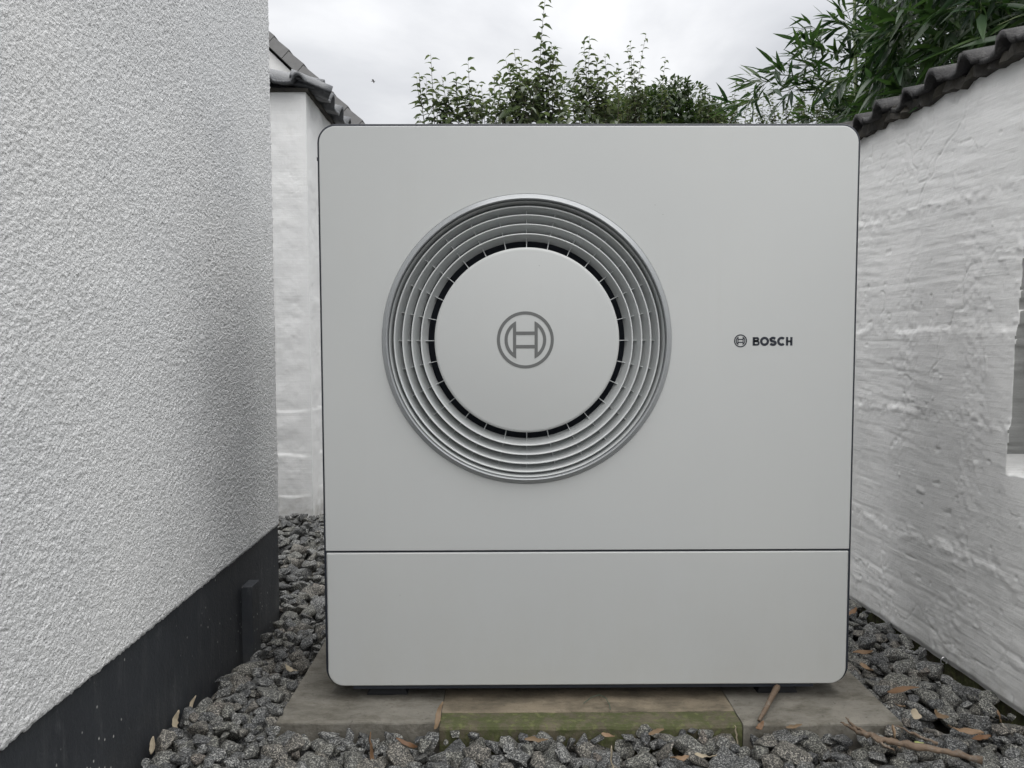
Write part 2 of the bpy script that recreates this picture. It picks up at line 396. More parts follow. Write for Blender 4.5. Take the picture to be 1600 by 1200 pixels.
# ------------------------------------------------------------------ the garden wall on the right
gwall = empty('garden_wall', (1.25, 2.0, 0))
tag(gwall, 'old white painted brick and plaster garden wall with dark coping tiles, at right', 'wall')
sa = uneven(6.0, [(.2, 1.30, .03), (1.30, 2.72, .0034), (2.72, 6.0, .04)])
zw = uneven(1.412, [(.054, 1.412, .0034)])
S, Z = np.meshgrid(sa, zw, indexing='ij')
Hh = .009*(fbm(S*3.1, Z*3.1, 71, 3)-.5)+.004*(fbm(S*11, Z*11, 75, 3)-.5)
mask = sstep(fbm(S*5, Z*6, 80, 2), .42, .62)
tilt = Z-.10*S
Hh += .0026*mask*(fbm(S*9+2*tilt, tilt*70, 85, 3)-.5)
Hh += .0010*(1-mask)*(fbm(S*16, tilt*60, 89, 3)-.5)
# rough columns where the joints were dragged
colm = sstep(fbm(S*9+.6*fbm(Z*5, S*2, 91, 2), Z*1.2, 93, 2), .56, .70)
Hh += .0030*colm*(fbm(S*75, Z*75, 97, 3)-.5)
pm = sstep(fbm(S*7, Z*9, 99, 3), .60, .72); Hh += .0026*pm*(fbm(S*60, Z*60, 103, 3)-.3)
# ledges: lower courses stand a little proud
for zl, wob, amp, sd_ in ((.845, .035, .0032, 111), (.655, .06, .0040, 113), (1.16, .04, .002, 115), (.33, .05, .0016, 117)):
    zz_ = zl+wob*(fbm(S*6, S*0, sd_, 3)-.5); a_ = amp*1.2*sstep(fbm(S*9, S*0+3, sd_+1, 3), .38, .66)
    Hh += a_*(1-sstep(Z, zz_-.006, zz_+.010))-a_*.5
    # crumbly edge
    band = np.exp(-((Z-zz_)/.018)**2); Hh += .0045*band*(fbm(S*55, Z*55, sd_+2, 3)-.45)
# courses and faint bricks
for zc_ in np.arange(.12, 1.4, .078):
    zz_ = zc_+.008*(fbm(S*5, S*0+zc_*9, 121, 2)-.5)
    Hh -= .0007*np.exp(-((Z-zz_)/.0045)**2)*sstep(fbm(S*6, Z*6, 123, 2), .45, .6)
# cracks
for sd_, th in ((131, .0035), (137, .003)):
    cn_ = np.abs(fbm(S*3.2, Z*3.2, sd_, 4)-.5); gate = sstep(fbm(S*2.2, Z*2.2, sd_+3, 2), .54, .62)
    Hh -= .0022*gate*(1-sstep(cn_, 0, th))
# small pits and lumps
pit = sstep(vnoise(S*48, Z*48, 151), .90, .97); Hh -= .0016*pit
lump = sstep(vnoise(S*38, Z*38, 153), .92, .99); Hh += .0018*lump
# narrow niche beside the frame edge, cut deep so its jamb falls darker
ne = 1.600+.010*(fbm(Z*9, Z*0, 141, 3)-.5)-.010*sstep(Z, .55, 1.2)-.003+.004*(fbm(Z*60, Z*0, 142, 2)-.5)
nz0 = .552+.012*(fbm(S*14, S*0, 143, 3)-.5)
nm = (1-sstep(S, ne-.002, ne+.0015))*sstep(Z, nz0-.008, nz0+.006)*(1-sstep(Z, 1.235, 1.245))*sstep(S, 1.485, 1.490)
Hh -= .115*nm
Hh -= .006*(1-sstep(Z, .054, .070))
Xw = 1.1445-.0544*S-Hh
me = mesh_np('plaster_face', np.stack([Xw.ravel(), S.ravel(), Z.ravel()], 1)-np.array(gwall.location), grid_faces(len(sa), len(zw), flip=True)); smooth(me)
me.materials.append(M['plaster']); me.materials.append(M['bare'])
nmf = ((nm > .01) & (Z > .585))  # niche faces take the greyed plaster, so their shade is in the colour
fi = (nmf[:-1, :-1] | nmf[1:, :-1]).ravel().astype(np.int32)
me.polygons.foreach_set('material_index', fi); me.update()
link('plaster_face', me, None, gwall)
def slant_box(name, x0, x1, y0, y1, z0, z1, mt, parent, n=1, rough=0, seed=1):
    # a box running along the garden wall; x0, x1 are offsets from the wall face
    yy = np.linspace(y0, y1, n+1); V = []; F = []; r = np.random.default_rng(seed)
    for y in yy:
        j = r.normal(0, rough, 4)
        V += [(xw(y)+x0+j[0], y, z0+j[1]), (xw(y)+x1, y, z0), (xw(y)+x1, y, z1+j[2]), (xw(y)+x0+j[3], y, z1+j[2])]
    for i in range(n):
        a = i*4
        for k in range(4): F.append((a+k, a+(k+1) % 4, a+4+(k+1) % 4, a+4+k))
    F.append((0, 3, 2, 1)); a = n*4; F.append((a, a+1, a+2, a+3))
    return link(name, mesh_py(name, [Vector(v)-parent.location for v in V], F), mt, parent)
slant_box('wall_core', .135, .24, .2, 6.0, .0, 1.41, M['plaster'], gwall)
slant_box('footing', .012, .22, .2, 6.0, -.08, .060, M['footing'], gwall, 260, .003, 3)

def pantile_profile(w, rollw, rollh, lip=.006, n=10):
    # (s, z) along one tile: roll then shallow pan
    P = []
    for i in range(n+1):
        t = i/n; P.append((rollw*t, rollh*math.sin(math.pi*t)**.75 if 0 < t < 1 else 0))
    for i in range(1, 6):
        t = i/5; P.append((rollw+(w-rollw)*t, -.004*math.sin(math.pi*t)+lip*t*t))
    return P
def pantile(w, length, rollw, rollh, th, seed, segs=4, rough=.0012):
    r = np.random.default_rng(seed); P = pantile_profile(w, rollw, rollh); n = len(P); V = []; F = []
    wob = r.normal(0, rough, (n, 2))
    for j in range(segs+1):
        t = j/segs; jj = r.normal(0, rough*.5, (n, 2))
        for i, (s, z) in enumerate(P): V.append((t*length, s+wob[i, 0]+jj[i, 0], z+wob[i, 1]+jj[i, 1]))
        for i, (s, z) in enumerate(P): V.append((t*length, s+wob[i, 0]*.5, z-th+jj[i, 1]))
    k = 2*n
    for j in range(segs):
        a = j*k; b = a+k
        for i in range(n-1):
            F.append((a+i, a+i+1, b+i+1, b+i)); F.append((a+n+i, b+n+i, b+n+i+1, a+n+i+1))
        F.append((a, b, b+n, a+n)); F.append((a+n-1, a+2*n-1, b+2*n-1, b+n-1))
    for a, fl in ((0, False), (segs*k, True)):
        for i in range(n-1):
            f = (a+i, a+n+i, a+n+i+1, a+i+1); F.append(f[::-1] if fl else f)
    return V, F
# coping tiles: axis runs across the wall, low end over the court
tile_y = 1.02
ti = 0
while tile_y < 4.2:
    w = .118
    V, F = pantile(w*1.04, .30, .060, .026, .012, 200+ti, 5, .0014)
    me = mesh_py('coping_tile', V, F); smooth(me, False)
    for i, p in enumerate(me.polygons): p.use_smooth = True
    o = link('coping_tile', me, M['tile'], gwall)
    jy, jz = random.uniform(-.004, .004), random.uniform(-.004, .004)
    o.location = rel(gwall, (xw(tile_y)-.040+random.uniform(-.007, .006), tile_y+jy-.029, 1.436+jz))
    o.rotation_euler = (random.uniform(-.035, .035), -.17+random.uniform(-.02, .02), -.0544+random.uniform(-.02, .02))
    tile_y += w; ti += 1
slant_box('mortar_bed', -.016, .21, .9, 4.3, 1.405, 1.430, M['mortar'], gwall, 170, .0045, 8)

# ring hook at the foot of the garden wall
V, F = bezier_tube('r', [(math.cos(t)*.0075, 0, math.sin(t)*.0085) for t in np.linspace(-.9, 4.6, 22)], .0015, None)
o = link('ring_hook', mesh_py('ring_hook', V, F), M['metal']); smooth(o.data); o.location = (xw(1.784)-.008, 1.784, .064)
tag(o, 'small pale metal ring hook at the foot of the white garden wall', 'hook')

# ------------------------------------------------------------------ back building corner with coping tiles
shed = empty('back_wall', (-1.6, 4.0, 0))
tag(shed, 'white plastered back wall with slate blue coping tiles, beyond the house corner', 'wall')
XB, YB, ZB = -.905, 3.55, 1.945
def plaster_patch(name, fn, na, nb, parent, mt, flip):
    a = np.linspace(0, 1, na); b = np.linspace(0, 1, nb); A, B = np.meshgrid(a, b, indexing='ij')
    P = fn(A, B); me = mesh_np(name, P.reshape(-1, 3)-np.array(parent.location), grid_faces(na, nb, flip)); smooth(me)
    return link(name, me, mt, parent)
def hfield(u, z, sd_):
    h = .022*(fbm(u*2.3, z*2.3, sd_, 3)-.5)+.006*(fbm(u*14, z*14, sd_+5, 3)-.5)
    h += .0045*(fbm(u*16, z*22, sd_+7, 4)-.5)*sstep(fbm(u*4, z*4, sd_+50, 2), .4, .6)
    c = np.abs(fbm(u*3.5, z*4.5, sd_+9, 4)-.5); h -= .002*(1-sstep(c, 0, .004))*sstep(fbm(u*2, z*2, sd_+12, 2), .45, .55)
    for zl in (.50, .29, .12):
        zz_ = zl+.05*(fbm(u*4, u*0, sd_+int(zl*100), 3)-.5); h += .0035*(1-sstep(z, zz_-.004, zz_+.008))*sstep(fbm(u*5, u*0+zl, sd_+40, 2), .3, .6)
    return h
def f_front(A, B):
    x = -2.3+A*(XB+2.3); z = -.08+B*(ZB+.08); h = hfield(x, z, 301)
    h *= np.clip((XB-x)/.05, 0, 1)
    return np.stack([x, YB-h, z], -1)
def f_side(A, B):
    y = YB+A*1.9; z = -.08+B*(ZB+.08); h = hfield(y, z, 331)
    h *= np.clip((y-YB)/.05, 0, 1)
    return np.stack([XB+h, y, z], -1)
plaster_patch('plaster_front', f_front, 280, 380, shed, M['plaster_far'], False)
plaster_patch('plaster_side', f_side, 160, 330, shed, M['plaster_far'], False)
box('wall_core', -2.3, XB-.02, YB+.02, YB+1.9, -.08, ZB-.002, M['plaster_far'], shed)
k = 0
# front run: tiles whose low ends face the camera
xt = XB-.028+.03
xt = -.905
for i in range(6):
    V, F = pantile(.150, .34, .062, .034, .014, 400+i, 4, .0005)
    # map tile axis to +Y, width to -X
    V = [(-v[1], v[0], v[2]) for v in V]; F = [f[::-1] for f in F]
    me = mesh_py('coping_tile', V, F); smooth(me)
    o = link('coping_tile', me, M['tile_slate'], shed, rel(shed, (xt+.012-i*.143, YB-.065, ZB+.035)))
    o.rotation_euler = (.22, 0, 0)
# side run: low ends face +X
for i in range(9):
    V, F = pantile(.205, .30, .095, .050, .016, 430+i, 4, .0005)
    V = [(-v[0], v[1], v[2]) for v in V]; F = [f[::-1] for f in F]
    me = mesh_py('coping_tile', V, F); smooth(me)
    o = link('coping_tile', me, M['tile_slate'], shed, rel(shed, (XB+.065, YB+.0+i*.200, ZB+.022)))
    o.rotation_euler = (0, .20, random.uniform(-.02, .02))
# the loose corner tile that sticks out to the right
V, F = pantile(.12, .19, .07, .034, .014, 460, 4, .0005)
V = [(v[0], v[1], v[2]) for v in V]
me = mesh_py('corner_tile', V, F); smooth(me)
o = link('corner_tile', me, M['tile_slate'], shed, rel(shed, (XB-.055, YB-.05, ZB+.066))); o.rotation_euler = (0, .30, .35)
o['label'] = 'loose coping tile sticking out over the corner'
box('mortar_bed', -2.3, XB+.012, YB-.012, YB+1.9, ZB, ZB+.016, M['mortar'], shed)

# ------------------------------------------------------------------ neighbour's gable
gable = empty('neighbour_house', (-4.0, 10.5, 0))
tag(gable, 'distant white gable end with a sloping verge of grey tiles', 'house')
sl = math.atan2(4.673-3.558, 2.97-1.804)
pA = Vector((-1.10, 10.0, 2.885)); pB = Vector((-5.2, 10.0, 2.885+4.10*math.tan(sl)))
V = [(-8.5, 10.02, -.1), (-1.25, 10.02, -.1), (-1.25, 10.02, 2.80), (pB.x, 10.02, pB.z-.2), (-9.3, 10.02, 2.8)]
V += [(a, 16.0, c) for a, b_, c in V]; nn = 5
F = [(0, 1, 2, 3, 4)]+[(i+5, (i+1) % 5+5, (i+1) % 5, i) for i in range(5)]+[(9, 8, 7, 6, 5)]
link('gable_wall', mesh_py('gable_wall', [Vector(v)-gable.location for v in V], F), M['plaster_far'], gable)
d = (pB-pA).normalized(); nrm = Vector((-d.z, 0, d.x)); nrm = nrm if nrm.z > 0 else -nrm
Lr = (pB-pA).length; tl = .252; i = 0
while i*tl < Lr:
    a = pA+d*(i*tl+.004); b_ = pA+d*((i+1)*tl-.004)
    ta, tb = .020, .0            # each tile laps the one below, so its foot stands proud
    P = [a-nrm*.125, b_-nrm*.125, b_+nrm*tb, a+nrm*ta]
    V = [p+Vector((0, y, 0)) for y in (-.07, .26) for p in P]
    F = [(0, 1, 2, 3), (7, 6, 5, 4), (0, 4, 5, 1), (1, 5, 6, 2), (2, 6, 7, 3), (3, 7, 4, 0)]
    link('verge_tile', mesh_py('verge_tile', [v-gable.location for v in V], [f[::-1] for f in F]), M['verge'], gable)
    i += 1
for sgn in (0, 1):
    q0, q1 = (pA, pB) if sgn == 0 else (Vector((2*pB.x-pA.x, 10, pA.z)), pB)
    P = [q0-nrm*.07*0-Vector((0, 0, .12)), q1-Vector((0, 0, .12)), q1-Vector((0, 0, .01)), q0-Vector((0, 0, .01))]
    V = [p+Vector((0, y, 0)) for y in (.262, 6.2) for p in P]
    F = [(0, 1, 2, 3), (7, 6, 5, 4), (0, 4, 5, 1), (1, 5, 6, 2), (2, 6, 7, 3), (3, 7, 4, 0)]
    link('roof', mesh_py('roof', [v-gable.location for v in V], F), M['tile'], gable)

# ------------------------------------------------------------------ concrete base under the unit
base = empty('concrete_base', (.16, 1.8, 0))
tag(base, 'weathered concrete slab with a mossy middle strip under the grey outdoor unit', 'slab')
def slab_piece(name, x0, x1, y0, y1, top, mt, seed, fillet=.004, tilt=0, nx=40):
    nx = max(8, int((x1-x0)/.012)); prof = []
    # front face profile then top
    fr = [(y0+.002, -.06), (y0, top-.02), (y0, top-fillet), (y0+fillet*.4, top-fillet*.3), (y0+fillet*1.4, top)]
    tp = [(y, top+tilt*(y-y0)) for y in np.linspace(y0+.012, y1, 26)]
    prof = fr+tp+[(y1+.001, -.06)]
    xs_ = np.linspace(x0, x1, nx); V = []; P = np.array(prof)
    A, B = np.meshgrid(xs_, np.arange(len(P)), indexing='ij')
    yy = P[:, 0][B.astype(int)]; zz = P[:, 1][B.astype(int)]
    zz = zz+.0036*(fbm(A*30, yy*30, seed, 4)-.5)*(zz > 0)
    yy = yy+.010*(fbm(A*22, zz*20+B*0, seed+4, 4)-.5)*(B < 5)
    V = np.stack([A.ravel(), yy.ravel(), zz.ravel()], 1); n = len(P)
    F = [tuple(f) for f in grid_faces(nx, n)]
    F += [tuple(range(n))[::-1] if False else tuple(range(n-1, -1, -1))[::-1], tuple(range((nx-1)*n, nx*n))]
    me = mesh_py(name, V-np.array(base.location), F)
    bm = bmesh.new(); bm.from_mesh(me); bmesh.ops.recalc_face_normals(bm, faces=bm.faces); bm.to_mesh(me); bm.free()
    return link(name, me, mt, base)
slab_piece('slab', -.468, -.138, 1.512, 2.42, .060, M['slab'], 501)
slab_piece('slab', .472, .792, 1.495, 2.42, .060, M['slab'], 505)
slab_piece('middle_slab', -.1372, .4712, 1.556, 2.42, .0585, M['slab_tan'], 509, .006)
o = slab_piece('moss_strip', -.1372, .4712, 1.498, 1.5555, .0572, M['slab_moss'], 513, .007, -.01)

# ------------------------------------------------------------------ the outdoor unit
UX0, UX1, UZ0, UZ1, UY = -.383, .7235, .0950, 1.2670, 1.600
CX, CZ = .0418, .8290
unit = empty('heat_pump_unit', ((UX0+UX1)/2, UY+.24, .06))
tag(unit, 'large light grey outdoor heat pump unit with round louvred fan grille on a concrete slab', 'heat pump')
def rrect(x0, x1, z0, z1, r, n=10):      # r = (bl, br, tr, tl)
    P = []
    for (cx_, cz_, rr, a0) in ((x0+r[0], z0+r[0], r[0], 180), (x1-r[1], z0+r[1], r[1], 270), (x1-r[2], z1-r[2], r[2], 0), (x0+r[3], z1-r[3], r[3], 90)):
        if rr < 1e-5: P.append((cx_, cz_)); continue
        for i in range(n+1):
            t = math.radians(a0+90*i/n); P.append((cx_+rr*math.cos(t), cz_+rr*math.sin(t)))
    return P
def circ(cx_, cz_, r, n=160): return [(cx_+r*math.cos(2*math.pi*i/n), cz_+r*math.sin(2*math.pi*i/n)) for i in range(n)]
def plate(name, loops, yf, th, bev, mt, parent):
    # flat plate in the XZ plane, front at yf (facing -Y), thickness th, rounded edges
    cu = bpy.data.curves.new(name, 'CURVE'); cu.dimensions = '2D'; cu.fill_mode = 'BOTH'
    cu.extrude = th/2-bev; cu.bevel_depth = bev; cu.bevel_resolution = 2; cu.offset = -bev
    for L in loops:
        s = cu.splines.new('POLY'); s.points.add(len(L)-1); s.use_cyclic_u = True
        for p, (x, z) in zip(s.points, L): p.co = (x, z, 0, 1)
    ob = bpy.data.objects.new('t', cu); col.objects.link(ob)
    dg = bpy.context.evaluated_depsgraph_get(); dg.update()
    me = bpy.data.meshes.new_from_object(ob.evaluated_get(dg)); me.name = name
    bpy.data.objects.remove(ob); bpy.data.curves.remove(cu)
    # curve plane XY -> world XZ
    c0 = Vector((sum(p[0] for p in loops[0])/len(loops[0]), 0, sum(p[1] for p in loops[0])/len(loops[0])))
    me.transform(Matrix(((1, 0, 0, -c0.x), (0, 0, 1, 0), (0, 1, 0, -c0.z), (0, 0, 0, 1))))
    bm = bmesh.new(); bm.from_mesh(me); bmesh.ops.remove_doubles(bm, verts=bm.verts, dist=1e-6); bmesh.ops.recalc_face_normals(bm, faces=bm.faces); bm.to_mesh(me); bm.free()
    me.materials.clear()
    o = link(name, me, mt, parent); o.location = rel(parent, (c0.x, yf+th/2, c0.z)); return o
SEAM = .3845
R_ = .034
plate('front_panel', [rrect(UX0, UX1, SEAM+.0022, UZ1, (.002, .002, R_, R_)), circ(CX, CZ, .3005)], UY, .018, .0016, M['panel'], unit)
plate('lower_panel', [rrect(UX0+.001, UX1-.001, UZ0, SEAM-.0022, (R_, R_, .002, .002))], UY, .018, .0022, M['panel'], unit)
# casing: shell ring round the sides, top and bottom, plus back
plate('casing', [rrect(UX0-.0046, UX1+.0056, UZ0-.0020, UZ1+.0056, (R_+.005,)*4), circ(CX, CZ, .296)], UY+.0045, .4755, .002, M['casing'], unit)
plate('fan_chamber_back', [circ(CX, CZ, .2955)], UY+.16, .01, .001, M['mesh_dark'], unit)
# lathed rings round the fan axis
def lathe(name, prof, mt, parent, n=160, closed=True):
    V = []; F = []; k = len(prof)
    for i in range(n):
        t = 2*math.pi*i/n
        for r, y in prof: V.append((r*math.cos(t), y, r*math.sin(t)))
    for i in range(n):
        a = i*k; b = ((i+1) % n)*k
        for j in range(k if closed else k-1):
            F.append((a+j, a+(j+1) % k, b+(j+1) % k, b+j))
    me = mesh_py(name, V, F); smooth(me)
    bm = bmesh.new(); bm.from_mesh(me); bmesh.ops.recalc_face_normals(bm, faces=bm.faces); bm.to_mesh(me); bm.free()
    me.set_sharp_from_angle(angle=math.radians(50))
    o = link(name, me, mt, parent); o.location = rel(parent, (CX, UY, CZ)); return o
px_ = .001331
bez = lathe('bezel', [(.3003, .004), (.3003, -.0012), (.2985, -.0022), (.2915, -.0110), (.2902, -.0116), (.2888, -.0108), (.2866, .004), (.2862, .03), (.290, .03)], M['bezel'], unit)
lathe('inner_funnel', [(.2858, -.004), (.2852, .000), (.2800, .026), (.2792, .040), (.2850, .040)], M['louver'], unit)
lips = [.2772, .2597, .2408, .2212]
for i, r0 in enumerate(lips):
    w_ = (.0124, .0134, .0142, .0132)[i]
    prof = []
    # rounded lip, then a curved slat sweeping back and inward
    for a in np.linspace(0, math.pi, 6): prof.append((r0-.0016+.0016*math.cos(a), .004-.0016*math.sin(a)))
    for t in np.linspace(.15, 1, 7): prof.append((r0-.0032-(w_-.0032)*t**1.25, .004+.030*t**.9))
    for t in np.linspace(1, .1, 7): prof.append((r0-.0002-(w_-.0034)*t**1.25, .0065+.030*t**.9))
    lathe('louver', prof, M['louver'], unit)
# radial ribs behind the louvres
V = []; F = []
def rib_mesh():
    r0, r1, t = .185, .287, .0007; V = []
    # stepped front edge: stays behind each slat except near the next lip
    for sgn in (-1, 1):
        for (r, y) in ((r0, .016), (.2045, .022), (.222, .022), (.239, .022), (.258, .022), (.277, .022), (r1, .022), (r1, .046), (r0, .046)): V.append((sgn*t, y, r))
    n = 9; F = [tuple(range(n)), tuple(range(2*n-1, n-1, -1))]+[(i, n+i, n+(i+1) % n, (i+1) % n) for i in range(n)]
    return mesh_py('rib', V, F)
rm = rib_mesh()
for k in range(28):
    o = link('rib', rm, M['louver'], unit); o.location = rel(unit, (CX, UY, CZ)); o.rotation_euler = (0, 2*math.pi*k/28, 0)
# hub disc
hub = lathe('hub_disc', [(.0001, .0010), (.1860, .0010), (.1905, .0018), (.1922, .0036), (.1922, .012), (.186, .013), (.0001, .013)], M['panel'], unit)
# emblem: ring, two half-lens frames and two cross bars
def emblem(parent, cx_, cz_, R, yf, mt, th, k=0):
    e_ = []
    s = R/356.0
    def arc(r, x, side):
        h = math.sqrt(max(r*r-x*x, 0)); a = math.atan2(h, x)
        return [(side*r*math.cos(a-2*a*i/28), r*math.sin(a-2*a*i/28)) for i in range(29)]
    def P(L): return [(cx_+x*s, cz_+z*s) for x, z in L]
    e_.append([P([(356*math.cos(t), 356*math.sin(t)) for t in np.linspace(0, 2*math.pi, 97)[:-1]]), P([((317-k)*math.cos(t), (317-k)*math.sin(t)) for t in np.linspace(0, 2*math.pi, 97)[:-1]])])
    for side in (-1, 1):
        e_.append([P(arc(261, 115, side)), P(arc(221-k*.6, 155+k*.5, side))])
    for z0, z1 in ((62-k*.4, 105+k*.3), (-105-k*.3, -62+k*.4)):
        e_.append([P([(-115.5, z0), (115.5, z0), (115.5, z1), (-115.5, z1)])])
    V = []; F = []
    me_all = bmesh.new()
    for loops in e_:
        o = plate('emblem_piece', loops, yf, th, th*.1, mt, parent)
        tmp = o.data.copy(); tmp.transform(Matrix.Translation(o.location)); me_all.from_mesh(tmp)
        d_ = o.data; bpy.data.objects.remove(o); bpy.data.meshes.remove(d_); bpy.data.meshes.remove(tmp)
    me = bpy.data.meshes.new('emblem'); me_all.to_mesh(me); me_all.free()
    c = sum((v.co for v in me.vertices), Vector())/len(me.vertices); me.transform(Matrix.Translation(-c))
    return link('emblem', me, mt, parent, c)
em = emblem(unit, .0385, .8302, .0592, UY+.0004, M['logo'], .0008)
em2 = emblem(unit, .4862, .8272, .01345, UY-.0004, M['ink'], .0008, 22)
# the word beside the small emblem, built as bold letter strokes
def stroke(bm, pts, w, closed=False):
    n = len(pts); P = [Vector((p[0], p[1])) for p in pts]; Lf = []; Rt = []
    for i in range(n):
        a = P[i-1] if (i > 0 or closed) else None; b_ = P[(i+1) % n] if (i < n-1 or closed) else None
        if a is None: d_ = (b_-P[i]).normalized(); m_ = 1
        elif b_ is None: d_ = (P[i]-a).normalized(); m_ = 1
        else:
            d1 = (P[i]-a).normalized(); d2 = (b_-P[i]).normalized(); d_ = (d1+d2).normalized(); m_ = 1/max(.5, d_.dot(d1))
        nr = Vector((-d_.y, d_.x))*w/2*m_; Lf.append(P[i]+nr); Rt.append(P[i]-nr)
    vs = [[bm.verts.new((q.x, y, q.y)) for q in L] for y in (0, .0008) for L in (Lf, Rt)]
    rngn = range(n if closed else n-1)
    for i in rngn:
        j = (i+1) % n; a, b_, c, d_ = vs
        bm.faces.new((a[i], b_[i], b_[j], a[j])); bm.faces.new((c[i], c[j], d_[j], d_[i]))
        bm.faces.new((a[i], a[j], c[j], c[i])); bm.faces.new((b_[i], d_[i], d_[j], b_[j]))
def earc(cx_, cz_, rx, rz, a0, a1, n=16): return [(cx_+rx*math.cos(math.radians(a0+(a1-a0)*i/n)), cz_+rz*math.sin(math.radians(a0+(a1-a0)*i/n))) for i in range(n+1)]
bm = bmesh.new(); u = .0177/10.0; wS = 2.75
h = 10.0; t = wS/2
def SS(pts, closed=False, w=wS): stroke(bm, [(p[0]*u, p[1]*u) for p in pts], w*u, closed)
# B
SS([(t, 0), (t, h)]); x0 = 0
SS([(t, h-t*.9), (5.0, h-t*.9)]+earc(5.0, 7.3, 1.75, 1.62, 90, -90)+[(t, 5.65)], w=2.25)
SS([(t, 5.15), (5.3, 5.15)]+earc(5.3, 3.1, 2.05, 2.05, 90, -90)+[(t, 1.05)], w=2.25)
# O
SS(earc(14.3, 5, 4.0, 3.95, 0, 360, 40)[:-1], True, 2.9)
# S
SS([(27.3, 8.0)]+earc(24.4, 7.0, 2.6, 2.0, 50, 180, 12)+earc(24.1, 7.0, 2.4, 1.9, 180, 235, 4)+[(25.2, 4.85)]+earc(24.9, 3.0, 2.65, 1.95, 50, -90, 12)+[(24.0, 1.05), (22.6, 1.35), (21.2, 2.15)], w=2.95)
# C
SS(earc(34.8, 5, 3.9, 3.95, 45, 315, 26), w=2.95)
# H
SS([(41.4, 0), (41.4, h)]); SS([(46.6, 0), (46.6, h)]); SS([(41.4, 5), (46.6, 5)], w=2.25)
me = bm_mesh('lettering', bm)
sx_ = .0828/(47.8*u)
me.transform(Matrix.Diagonal((sx_, 1, 1, 1)))
o = link('lettering', me, M['ink'], unit); o.location = rel(unit, (.5115, UY-.0003, .8172))
# tray lip under the panel, with the feet on the slab
box('base_tray', -.330, .655, UY+.004, UY+.45, UZ0-.0085, UZ0-.0005, M['casing'], unit, .001)
for fx in (-.262, .588):
    for fy in (1.66, 2.0):
        bm = bmesh.new(); box_bm(bm, -.045, .045, -.03, .03, 0, .0262)
        for v in bm.verts:
            if v.co.z > .01: v.co.x *= .72; v.co.y *= .8
        link('foot', bm_mesh('foot', bm, .003), M['rubber'], unit, rel(unit, (fx, fy, .0602)))
# clip on the left edge near the top and right edge
box('side_clip', UX0-.0075, UX0-.0025, UY+.013, UY+.03, 1.200, 1.207, M['casing'], unit)
box('side_clip', UX1+.0030, UX1+.0080, UY+.013, UY+.03, 1.190, 1.205, M['casing'], unit)

# ------------------------------------------------------------------ gravel
def stone_mesh(seed, detail):
    r = np.random.default_rng(seed); n = 15 if detail else 11
    bm = bmesh.new()
    el = np.array([1.0, r.uniform(.62, .85), r.uniform(.45, .68)])
    for i in range(n):
        p = r.normal(0, 1, 3); p /= np.linalg.norm(p); p = np.sign(p)*np.abs(p)**.8; p *= r.uniform(.82, 1.05)
        bm.verts.new(p*el)
    res = bmesh.ops.convex_hull(bm, input=bm.verts)
    bmesh.ops.delete(bm, geom=[g_ for g_ in res['geom_interior'] if isinstance(g_, bmesh.types.BMVert)], context='VERTS')
    bmesh.ops.dissolve_limit(bm, angle_limit=.30, verts=bm.verts, edges=bm.edges)
    bmesh.ops.bevel(bm, geom=bm.edges[:], offset=.13, segments=1, affect='EDGES', clamp_overlap=True)
    bmesh.ops.triangulate(bm, faces=bm.faces)
    if detail:
        bmesh.ops.subdivide_edges(bm, edges=[e_ for e_ in bm.edges if e_.calc_length() > .35], cuts=1)
        bmesh.ops.triangulate(bm, faces=bm.faces)
        for v in bm.verts:
            v.co += v.co.normalized()*.07*mnoise.noise(v.co*2.6+Vector((seed*3.7, 0, 0)))
            v.co += v.co.normalized()*.03*mnoise.noise(v.co*7+Vector((seed*3.7, 5, 0)))
    bm.normal_update()
    me = bpy.data.meshes.new('stone'); bm.to_mesh(me); bm.free(); smooth(me)
    me.set_sharp_from_angle(angle=math.radians(34))
    me.materials.append(M['granite']); return me
NV = 18
protos = [stone_mesh(600+i, True) for i in range(NV)]
pv = [np.array([v.co[:] for v in p.vertices]) for p in protos]
pf = [np.array([[p.loops[i].vertex_index for i in f.loop_indices] for f in p.polygons]) for p in protos]
res = .005; gx0, gx1, gy0, gy1 = -1.3, 1.4, .5, 4.6
nxh, nyh = int((gx1-gx0)/res), int((gy1-gy0)/res)
hx = gx0+(np.arange(nxh)+.5)*res; hy = gy0+(np.arange(nyh)+.5)*res
HX, HY = np.meshgrid(hx, hy, indexing='ij'); HM = bed_h(HX, HY)-.022
slab_m = (HX > -.468) & (HX < .792) & (HY > 1.503) & (HY < 2.42); HM[slab_m] = .062
BAD = ((HX < XH+.002) & (HY < YH)) | (HX > 1.1445-.0544*HY+.004) | ((HY > YB-.01) & (HX < XB+.01))
HM0 = HM.copy(); HM[BAD] = .5
stones = []
